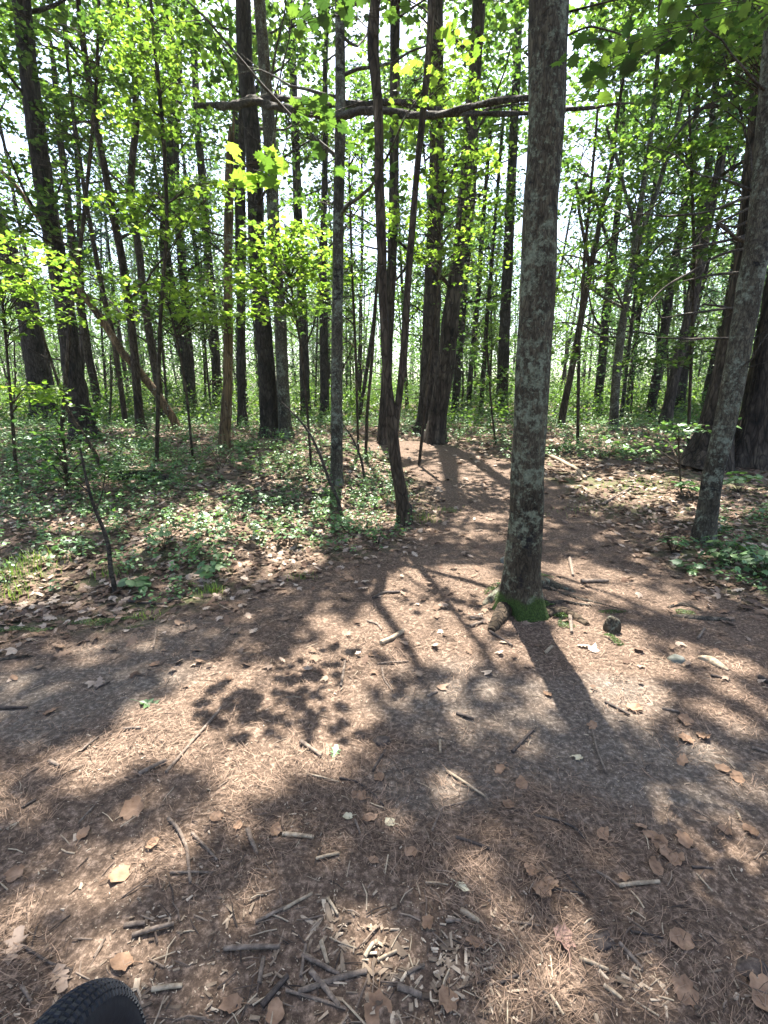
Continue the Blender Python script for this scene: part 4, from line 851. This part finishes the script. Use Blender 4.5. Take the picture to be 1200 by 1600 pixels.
def stone(name, label, px, py, wpx, hpx, m, seed, cat='stone', sink=.25, jag=.14):
    b = ground(px, py); dep = b[1]*CP - (b[2]-EYE)*SP; s = dep/F; r = np.random.default_rng(seed)
    nu, nv = 22, 13; th = np.linspace(0, 2*np.pi, nu, endpoint=False)[None]; ph = np.linspace(.06, np.pi-.06, nv)[:, None]
    d = np.stack([np.sin(ph)*np.cos(th), np.sin(ph)*np.sin(th), np.cos(ph) + 0*th], -1); rr = 1 + 0*th + 0*ph
    for k in range(8):
        a = norm(r.normal(size=3)); rr = np.minimum(rr, (.62 + .25*r.random())/np.maximum((d*a).sum(-1), .05)*1.0) if k < 6 else rr + jag*.4*np.sin((d*a).sum(-1)*6 + r.uniform(0, 6))
    Vv = d*rr[..., None]*[wpx*s/2, wpx*s/2*.75, hpx*s*.75] + b + [0, 0, hpx*s*.75*(1-2*sink)*.5]
    i = np.arange(nv-1)[:, None]; j = np.arange(nu)[None]; j2 = (j+1) % nu
    mb = MB(); mb.add(Vv.reshape(-1, 3), np.stack([i*nu+j, (i+1)*nu+j, (i+1)*nu+j2, i*nu+j2], -1).reshape(-1, 4))
    mb.add(Vv[0], np.arange(nu)[None]); mb.add(Vv[-1], np.arange(nu)[None, ::-1]); o = mb.build(name, m, None, True); return tag(o, label, cat)
stone('stone', 'greenish angular stone on the needles right of the mossy stump', 1057, 1034, 28, 16, M['stone'], 3, sink=.45)
stone('rounded_stump', 'small rounded gray stump knob with moss, right of the thick trunk', 955, 988, 26, 30, M['gray'], 8, 'stump')
stone('stone', 'small pale stone behind the left side of the thick trunk', 787, 880, 12, 12, M['stone'], 12)
stone('dark_cone_lump', 'blackish lump of bark beside the pinkish leaf', 938, 1474, 48, 10, M['stickdark'], 21, 'bark piece', .3, .3)
stone('dark_bark_piece', 'blackish bark piece half buried at the lower right edge', 1180, 1518, 60, 12, M['stickdark'], 23, 'bark piece', .4, .3)
stone('dark_bark_piece', 'small dark bark lump half buried near the trail centre', 598, 1160, 34, 9, M['stickdark'], 25, 'bark piece', .4, .3)
stone('burnt_stub', 'small blackened stump tight against the forked maple base', 637, 812, 18, 34, M['stickdark'], 27, 'stump', .3, .3)
# mossy log lying in the left undergrowth
A = [];
for x, y in [(172,750),(200,748),(230,749),(258,755)]:
    b = ground(x, y); A.append([b[0], b[1], b[2] + .05, .065])
A = np.array(A); Q = resample(A, 24); root = empty('mossy_log', Q[12, :3]*[1, 1, 1] - [0, 0, .1], 'short rotting log topped with bright moss in the left undergrowth', 'log')
mb = MB(); tube(mb, Q[:, :3], Q[:, 3], 16, rough=.15, seed=3, fine=.03); mb.build('log_wood', M['dark'], root, True)
mb = MB(); i = r5.integers(3, 21, 3000); P = Q[i, :3] + np.stack([r5.normal(0, .02, 3000) , r5.normal(0, .026, 3000), Q[i, 3]*1.02 - np.abs(r5.normal(0, .01, 3000))], 1)
put(mb, KITE, P, r5.normal(0, .6, (3000, 3)) + [0, 0, 1], .018, r5); mb.build('moss', M['moss'], root)

# ------------------------------------------------------------------ bicycle front wheel at the lower left
wc = np.array([-.405, .268, .368]); RT, rt_ = .334, .031
dirw = norm(np.array([-.10, 1, 0])); nrm = np.array([dirw[1], -dirw[0], 0])
bike = empty('bicycle_wheel', (wc[0], wc[1], 0), 'black knobby bicycle tyre poking in at the lower left corner', 'bicycle wheel')
def torus(mb, R0, r_, nu, nv, off=0, sq=1.0):
    u = np.linspace(0, 2*np.pi, nu, endpoint=False)[:, None]; v = np.linspace(0, 2*np.pi, nv, endpoint=False)[None]
    rad = R0 + r_*np.cos(v); Vv = wc + (rad*np.cos(u))[..., None]*dirw + (rad*np.sin(u))[..., None]*np.array([0, 0, 1]) + (r_*sq*np.sin(v) + off + 0*u)[..., None]*nrm
    i = np.arange(nu)[:, None]; j = np.arange(nv)[None]; i2 = (i+1) % nu; j2 = (j+1) % nv
    mb.add(Vv.reshape(-1, 3), np.stack([i*nv+j, i2*nv+j, i2*nv+j2, i*nv+j2], -1).reshape(-1, 4))
mb = MB(); torus(mb, RT, rt_, 160, 24); ty = mb.build('tyre', M['rubber'], bike, True)
mb = MB()
for k in range(150):
    for q, v in enumerate(np.linspace(-1.05, 1.05, 8)):
        u = (k + .5*(q % 2))*2*np.pi/150; er = np.cos(u)*dirw + np.sin(u)*np.array([0, 0, 1]); et = -np.sin(u)*dirw + np.cos(u)*np.array([0, 0, 1])
        nn = np.cos(v)*er + np.sin(v)*nrm; tt = -np.sin(v)*er + np.cos(v)*nrm; c = wc + er*RT + nn*(rt_ + .0)
        Vv = [c + et*a*.0042*e + tt*b*.0042*e + nn*h for h, e in ((-.002, 1.1), (.0032, .85)) for a, b in ((-1, -1), (1, -1), (1, 1), (-1, 1))]
        mb.add(Vv, [[4, 5, 6, 7], [0, 1, 5, 4], [1, 2, 6, 5], [2, 3, 7, 6], [3, 0, 4, 7]])
kn = mb.build('tread_knobs', M['rubber'], None); kn.parent = ty; kn.data.transform(__import__('mathutils').Matrix.Translation(-Vector(bike.location)))
mb = MB(); torus(mb, RT - .048, .016, 100, 12); mb.build('rim', M['metal'], bike, True)
mb = MB(); tube(mb, [wc - nrm*.05, wc + nrm*.05], [.022, .022], 16); mb.build('hub', M['metal'], bike, True)
mb = MB()
for k in range(28):
    u = k*2*np.pi/28; er = np.cos(u)*dirw + np.sin(u)*np.array([0, 0, 1]); s = (-1)**k; tube(mb, [wc + nrm*.03*s + er*.02, wc + er*(RT-.055)], [.001, .001], 5)
mb.build('spokes', M['metal'], bike, True)
mb = MB()
for s in (-1, 1): tube(mb, resample([wc + nrm*.065*s, wc + nrm*.065*s + np.array([0, -.07, .2]), wc + nrm*.05*s + np.array([0, -.16, .40])], 8), [.016]*8, 12)
mb.build('fork', M['metal'], bike, True)

# ------------------------------------------------------------------ individual leaves and sticks on the trail
UNI = []     # landmarks used to word the labels
LM = [('the thick trunk', 816, 950), ('the tyre', 190, 1560), ('the pinkish leaf', 882, 1472), ('the greenish stone', 1057, 1034), ('the green oak leaf', 523, 1180), ('the pale green oak leaf', 232, 1103), ('the overlapping tan leaves', 1040, 1345),
      ('the big orange leaf', 205, 1272), ('the mossy stump', 955, 990), ('the right frame edge', 1195, 1300), ('the bottom frame edge', 700, 1597), ('the left frame edge', 5, 1350), ('the hooked root', 1070, 950), ('the long twig pile', 500, 1540)]
used_lab = {}
def where(px, py, skip=''):
    L = sorted(((px-x)**2 + (py-y)**2, n, x, y) for n, x, y in LM if n != skip); out = []
    for d, n, x, y in L[:4]:
        d = math.sqrt(d); dx, dy = px-x, py-y
        if 'edge' in n: w_ = 'near'
        else: w_ = ('right of' if dx > 0 else 'left of') if abs(dx) > abs(dy) else ('below' if dy > 0 else 'above')
        out.append(('just ' if d < 70 and w_ != 'near' else '') + f"{w_} {n}")
    return out
def unique(look, px, py, skip=''):
    W = where(px, py, skip)
    for c in [f"{look} {W[0]}"] + [f"{look} {W[0]} and {b}" for b in W[1:]] + [f"{look} {W[1]} and {W[2]}"]:
        if c not in used_lab and len(c.split()) <= 16: used_lab[c] = 1; return c
    return f"{look} {W[0]}"
def fallen_leaf(px, py, wpx, m, look, tpl=OVAL, lab=None, k=[0]):
    wpx = wpx*(.76 if wpx > 26 else .9)
    k[0] += 1; r = np.random.default_rng(500 + k[0]); b = ground(px, py); s = np.linalg.norm(b - [0, 0, EYE])/F*wpx*r.uniform(1.05, 1.3); b[2] += .008 + TOFF(b[0], b[1])
    TV, TF = tpl; TV = TV.copy()
    if tpl is OVAL:
        ph = np.linspace(0, 2*np.pi, 20, endpoint=False) - np.pi/2; TV = np.concatenate([[[0, .45, 0]], np.stack([.36*np.cos(ph)*(1 - .10*np.sin(ph)), .48 + .5*np.sin(ph) + .04*(np.abs(np.cos(ph)) < .2)*np.sign(np.sin(ph)), 0*ph], 1)])
        s *= .82
    if tpl is OVAL:      # broad blunt leaves with nibbled edges
        TV = TV*[r.uniform(.95, 1.35), 1, 1]; j = r.random(len(TV)); lobes = r.uniform(0, .10)*np.sin(np.arange(len(TV)-1)*2*np.pi/(len(TV)-1)*r.integers(4, 8) + r.uniform(0, 6))[:, None]; TV[1:, :2] = (TV[1:, :2] - [0, .45])*(1 + lobes)*(1 - .22*(j[1:, None] > .85)*r.uniform(.4, 1.2)) * (1 + r.normal(0, .075, (len(TV)-1, 1))) + [0, .45]
    e, el = [], []
    # subdivide the fan with an inner ring for a cupped surface
    c = TV[0]; ring = TV[1:]; mid = c + (ring - c)*.55; n = len(ring); mid[:, 2] += -.03 + r.normal(0, .012, n); kk = r.uniform(-.15, .22, 2); ring = ring + np.stack([0*ring[:, 0], 0*ring[:, 0], r.normal(.02, .05, n) + kk[0]*ring[:, 0]*2*np.abs(ring[:, 0]) + kk[1]*(ring[:, 1]-.45)], 1)
    VV = np.concatenate([[c + [0, 0, -.05]], mid, ring]); a = np.arange(n); a2 = (a+1) % n; N = norm(np.array([r.normal(0, .12), r.normal(-.05, .12), 1]))
    t1 = norm(np.cross(N, r.normal(size=3))); t2 = np.cross(N, t1); W3 = b + s*((VV[:, 0:1])*t1 + (VV[:, 1:2]-.4)*t2 + VV[:, 2:3]*N)
    mb = MB(); mb.add(W3, np.stack([0*a, a+1, a2+1], 1)); mb.f[(4, 0)] = [np.stack([a+1, a+1+n, a2+1+n, a2+1], 1)]
    q0 = W3[n+1]; tube(mb, resample(np.array([q0, q0 - t2*s*.25 + [0, 0, .001], q0 - t2*s*.4 - [0, 0, .004]]), 6), [.0011]*6, 5)
    o = mb.build('fallen_leaf', m, None, True); tag(o, lab or unique(look, px, py), 'leaf', 'fallen leaves on the trail')
OVERL = 'overlapping tan leaves'
for px, py, wv in [(205,1272,36),(432,1300,28),(563,1247,25),(580,1281,26),(592,1217,17),(643,1336,22),(583,1348,16),(782,1205,18),(794,1260,19),(925,1136,17),(988,1108,20),(1070,1128,25),(1098,1152,24),(1070,1158,21),(1065,1194,19),
     (1068,1316,32),(1030,1322,28),(1043,1338,24),(1025,1362,26),(1055,1348,22),(941,1308,20),(831,1366,22),(847,1397,32),(858,1384,24),(668,1444,27),(745,1478,32),(590,1585,52),(340,1281,18),(372,1295,18),(130,1308,20),(185,1372,24),(365,1575,34),
     (1067,1472,34),(1068,1552,34),(1192,1555,44),(1170,1300,20),(1130,1205,18),(1152,1220,17),(80,1115,18),(241,1041,16),(358,1064,13),(815,1230,17),(1018,1310,20),(700,1565,34),(430,1590,30),(25,1370,28),(195,1508,34),(240,1320,20),(1000,1295,16),(975,1375,14),(855,1087,14),(583,1025,18),(545,905,16),(1130,1300,16)]:
    if (px, py) == (205,1272): fallen_leaf(px, py, wv, M['tan'], '', lab='big rounded orange tan leaf on the left half of the trail')
    else: fallen_leaf(px, py, wv, M['tan'], ('large ' if wv > 30 else 'small ' if wv < 18 else '') + 'tan dry leaf lying')
fallen_leaf(882, 1472, 46, M['pink'], '', lab='largest pinkish oval leaf beside the blackish bark lump')
fallen_leaf(901, 1187, 17, M['cream'], '', lab='pale yellowish leaf alone on the gray sandy soil')
fallen_leaf(545, 1280, 15, M['cream'], 'small cream leaf lying'); fallen_leaf(720, 1390, 18, M['cream'], 'small white leaf lying'); fallen_leaf(610, 1290, 16, M['cream'], 'small cream leaf lying')
fallen_leaf(523, 1180, 27, M['green'], '', OAK, 'fresh green oak leaf on bare soil near the trail centre'); fallen_leaf(232, 1103, 36, M['green'], '', OAK, 'pale green oak leaf lying on sunlit needles at left')
fallen_leaf(742, 966, 30, M['litter'], '', OAK, 'curled brown oak leaf left of the thick trunk roots'); fallen_leaf(95, 1530, 40, M['litter'], '', OAK, lab='large dull brown leaf above the bicycle tyre'); fallen_leaf(22, 1490, 38, M['litter'], '', OAK, lab='large dull lobed leaf at the lower left edge')
def stick(pts, wd, m, k=[0]):
    k[0] += 1; A = []
    for x, y in pts:
        b = ground(x, y); dep = b[1]*CP - (b[2]-EYE)*SP; rr = wd*dep/F/2; A.append([b[0], b[1], b[2] + rr*.8 + .007, rr])
    A = np.array(A)
    if len(A) == 2: A = np.array([A[0], (A[0]+A[1])/2 + [0, 0, .002, 0], A[1]])
    Q = resample(A, 16 if len(pts) == 2 else 26); Q[:, 3] *= np.linspace(1.05, .85, len(Q)); mb = MB(); tube(mb, Q[:, :3], Q[:, 3], 9, rough=.16, seed=k[0], fine=.03)
    Lm = np.linalg.norm(A[-1, :3] - A[0, :3]); o = mb.build('stick', M[m], None, True)
    look = ('thick ' if wd >= 7 else 'thin ' if wd <= 3 else '') + ('short ' if Lm < .07 else 'long ' if Lm > .22 else '') + dict(stick='brown ', stickdark='dark ', stickpale='pale ')[m] + ('curved stick' if len(pts) > 2 else 'straight stick')
    c = pts[len(pts)//2]; tag(o, unique(look, *c), 'stick', 'sticks scattered on the trail')
for pts, wd, m in [([(125,1178),(154,1155)],4,'stick'),([(218,1213),(260,1192)],6,'stick'),([(193,1143),(220,1141)],5,'stick'),([(263,1282),(280,1300),(293,1330),(298,1383)],5,'stick'),([(208,1466),(272,1448)],8,'stick'),([(195,1451),(227,1447)],7,'stick'),
  ([(238,1551),(285,1545)],7,'stickpale'),([(78,1193),(93,1201)],6,'stick'),([(35,1266),(57,1253)],4,'stickdark'),([(33,1480),(80,1510),(112,1520)],4,'stickdark'),([(-5,1110),(43,1109)],5,'stickdark'),([(350,1487),(437,1484)],8,'stick'),([(300,1305),(320,1325),(340,1347)],4,'stick'),
  ([(388,1300),(393,1318),(402,1338)],7,'stick'),([(267,1367),(333,1367)],4,'stick'),([(123,1290),(148,1262)],3,'stick'),([(470,1162),(502,1185)],6,'stick'),([(480,1212),(530,1225)],3,'stickpale'),([(530,1218),(560,1225),(580,1240),(600,1262)],3,'stickdark'),
  ([(698,1208),(758,1248)],4,'stickpale'),([(675,1302),(690,1265),(745,1252)],3,'stick'),([(713,1312),(770,1332)],5,'stickdark'),([(713,1118),(740,1127)],5,'stickdark'),([(442,1307),(490,1312)],6,'stickpale'),([(443,1425),(488,1400)],5,'stickpale'),([(400,1445),(457,1417)],5,'stick'),
  ([(467,1555),(533,1532),(573,1522)],8,'stick'),([(473,1497),(530,1527)],7,'stick'),([(447,1552),(500,1567),(540,1580)],5,'stick'),([(485,1523),(530,1577)],8,'stick'),([(410,1577),(450,1530)],9,'stickdark'),([(502,1475),(512,1510)],6,'stickpale'),([(720,1427),(748,1445)],7,'stickpale'),
  ([(697,1443),(720,1443)],6,'stick'),([(622,1548),(658,1562)],10,'stick'),([(637,1525),(663,1512)],6,'stick'),([(512,1408),(528,1433)],5,'stickpale'),([(494,1345),(530,1337)],5,'stickpale'),([(555,1285),(563,1306)],4,'stick'),([(582,1208),(602,1175)],4,'stickdark'),
  ([(687,1160),(688,1180)],4,'stickpale'),([(967,1388),(1030,1382)],6,'stickpale'),([(932,1365),(967,1388)],5,'stick'),([(882,1367),(913,1403)],3,'stickdark'),([(837,1278),(877,1286),(900,1298),(914,1315)],4,'stickdark'),([(858,1393),(910,1400)],4,'stickdark'),([(925,1143),(933,1177),(947,1210)],3,'stick'),
  ([(800,1178),(836,1140)],5,'stickdark'),([(967,1478),(1003,1518)],6,'stick'),([(945,1100),(983,1120)],4,'stickdark'),([(1080,1358),(1113,1361)],4,'stickdark'),([(943,1545),(970,1565)],6,'stickpale'),([(905,1502),(950,1520)],6,'stickpale'),([(985,1459),(1035,1469)],4,'stickdark'),([(1151,1272),(1157,1285)],4,'stickpale'),
  ([(583,938),(600,929),(625,928)],5,'stickdark'),([(595,1009),(612,1002),(630,990)],8,'stickpale'),([(574,973),(590,978),(597,987)],4,'stick'),([(590,1040),(638,1036)],3,'stick'),([(597,1046),(600,1065),(613,1082)],3,'stick'),([(533,1075),(540,1033)],4,'stick'),([(668,1091),(683,1084)],5,'stick'),
  ([(853,1023),(863,1013)],5,'stickpale'),([(945,1099),(984,1120)],3,'stick'),([(915,1124),(890,1080)],2,'stick') if False else ([(908,912),(950,911)],6,'stick'),([(921,913),(949,910)],3,'stickdark') if False else ([(890,875),(895,902)],5,'stick'),([(735,982),(755,974)],5,'stick'),([(765,990),(800,1012)],5,'stickdark'),
  ([(890,960),(893,992)],6,'stick'),([(760,1000),(775,992)],3,'stick') if False else ([(1110,1058),(1140,1066)],4,'stickdark'),([(1175,1172),(1200,1180)],5,'stick'),([(1090,1000),(1100,985)],4,'stick'),([(1185,1062),(1200,1070)],7,'stickdark'),([(1034,1110),(1062,1116)],4,'stick'),
  ([(260,1210),(320,1140),(345,1110)],5,'stick'),([(148,1500),(165,1470)],4,'stick'),([(35,1545),(50,1570)],6,'stick'),([(590,1505),(620,1490)],5,'stickpale'),([(570,1500),(583,1478)],6,'stickpale'),([(780,1540),(830,1520)],5,'stickdark'),([(860,1560),(880,1590)],5,'stickpale'),([(405,1540),(412,1500)],6,'stick'),
  ([(470,1530),(478,1480)],5,'stick'),([(240,1015),(245,985)],3,'stick'),([(200,942),(255,947),(290,930)],4,'stickdark'),([(150,1080),(172,1068)],3,'stickdark'),([(800,1445),(845,1450)],4,'stick'),([(665,1382),(700,1386)],3,'stickpale'),([(850,960),(820,962)],3,'stickdark'),([(860,715),(900,735),(915,750)],6,'stickpale'),([(940,790),(985,765)],4,'stick')]:
    stick(pts, wd, m)
# pale flat splinter of wood at right
A = [ground(x, y) for x, y in [(1090,1030),(1108,1034),(1122,1042),(1137,1050)]]; mb = MB(); Q = resample(np.array(A) + [0, 0, .012], 14)
tube(mb, Q, .024*np.sin(np.linspace(.25, 2.9, 14)), 7, rough=.3, seed=4, ridges=.12); o = mb.build('wood_splinter', M['stickpale'], None, True); tag(o, 'pale flat splinter of split wood right of the greenish stone', 'wood piece')

# ------------------------------------------------------------------ air
m, n_, o_ = mat('air'); v_ = n_.nodes.new('ShaderNodeVolumePrincipled'); v_.inputs['Density'].default_value = HAZE; v_.inputs['Color'].default_value = (.93, .97, 1, 1); v_.inputs['Anisotropy'].default_value = .35
n_.links.new(v_.outputs[0], o_.inputs['Volume'])
mb = MB(); X0, X1, Y0, Y1, Z0, Z1 = -150, 150, -20, 200, -2.2, 24
mb.add([[X0,Y0,Z0],[X1,Y0,Z0],[X1,Y1,Z0],[X0,Y1,Z0],[X0,Y0,Z1],[X1,Y0,Z1],[X1,Y1,Z1],[X0,Y1,Z1]], [[3,2,1,0],[4,5,6,7],[0,1,5,4],[1,2,6,5],[2,3,7,6],[3,0,4,7]])
o = mb.build('haze', m); tag(o, 'thin bright summer haze between the far trees', 'haze', kind='stuff'); sc.cycles.volume_bounces = 0
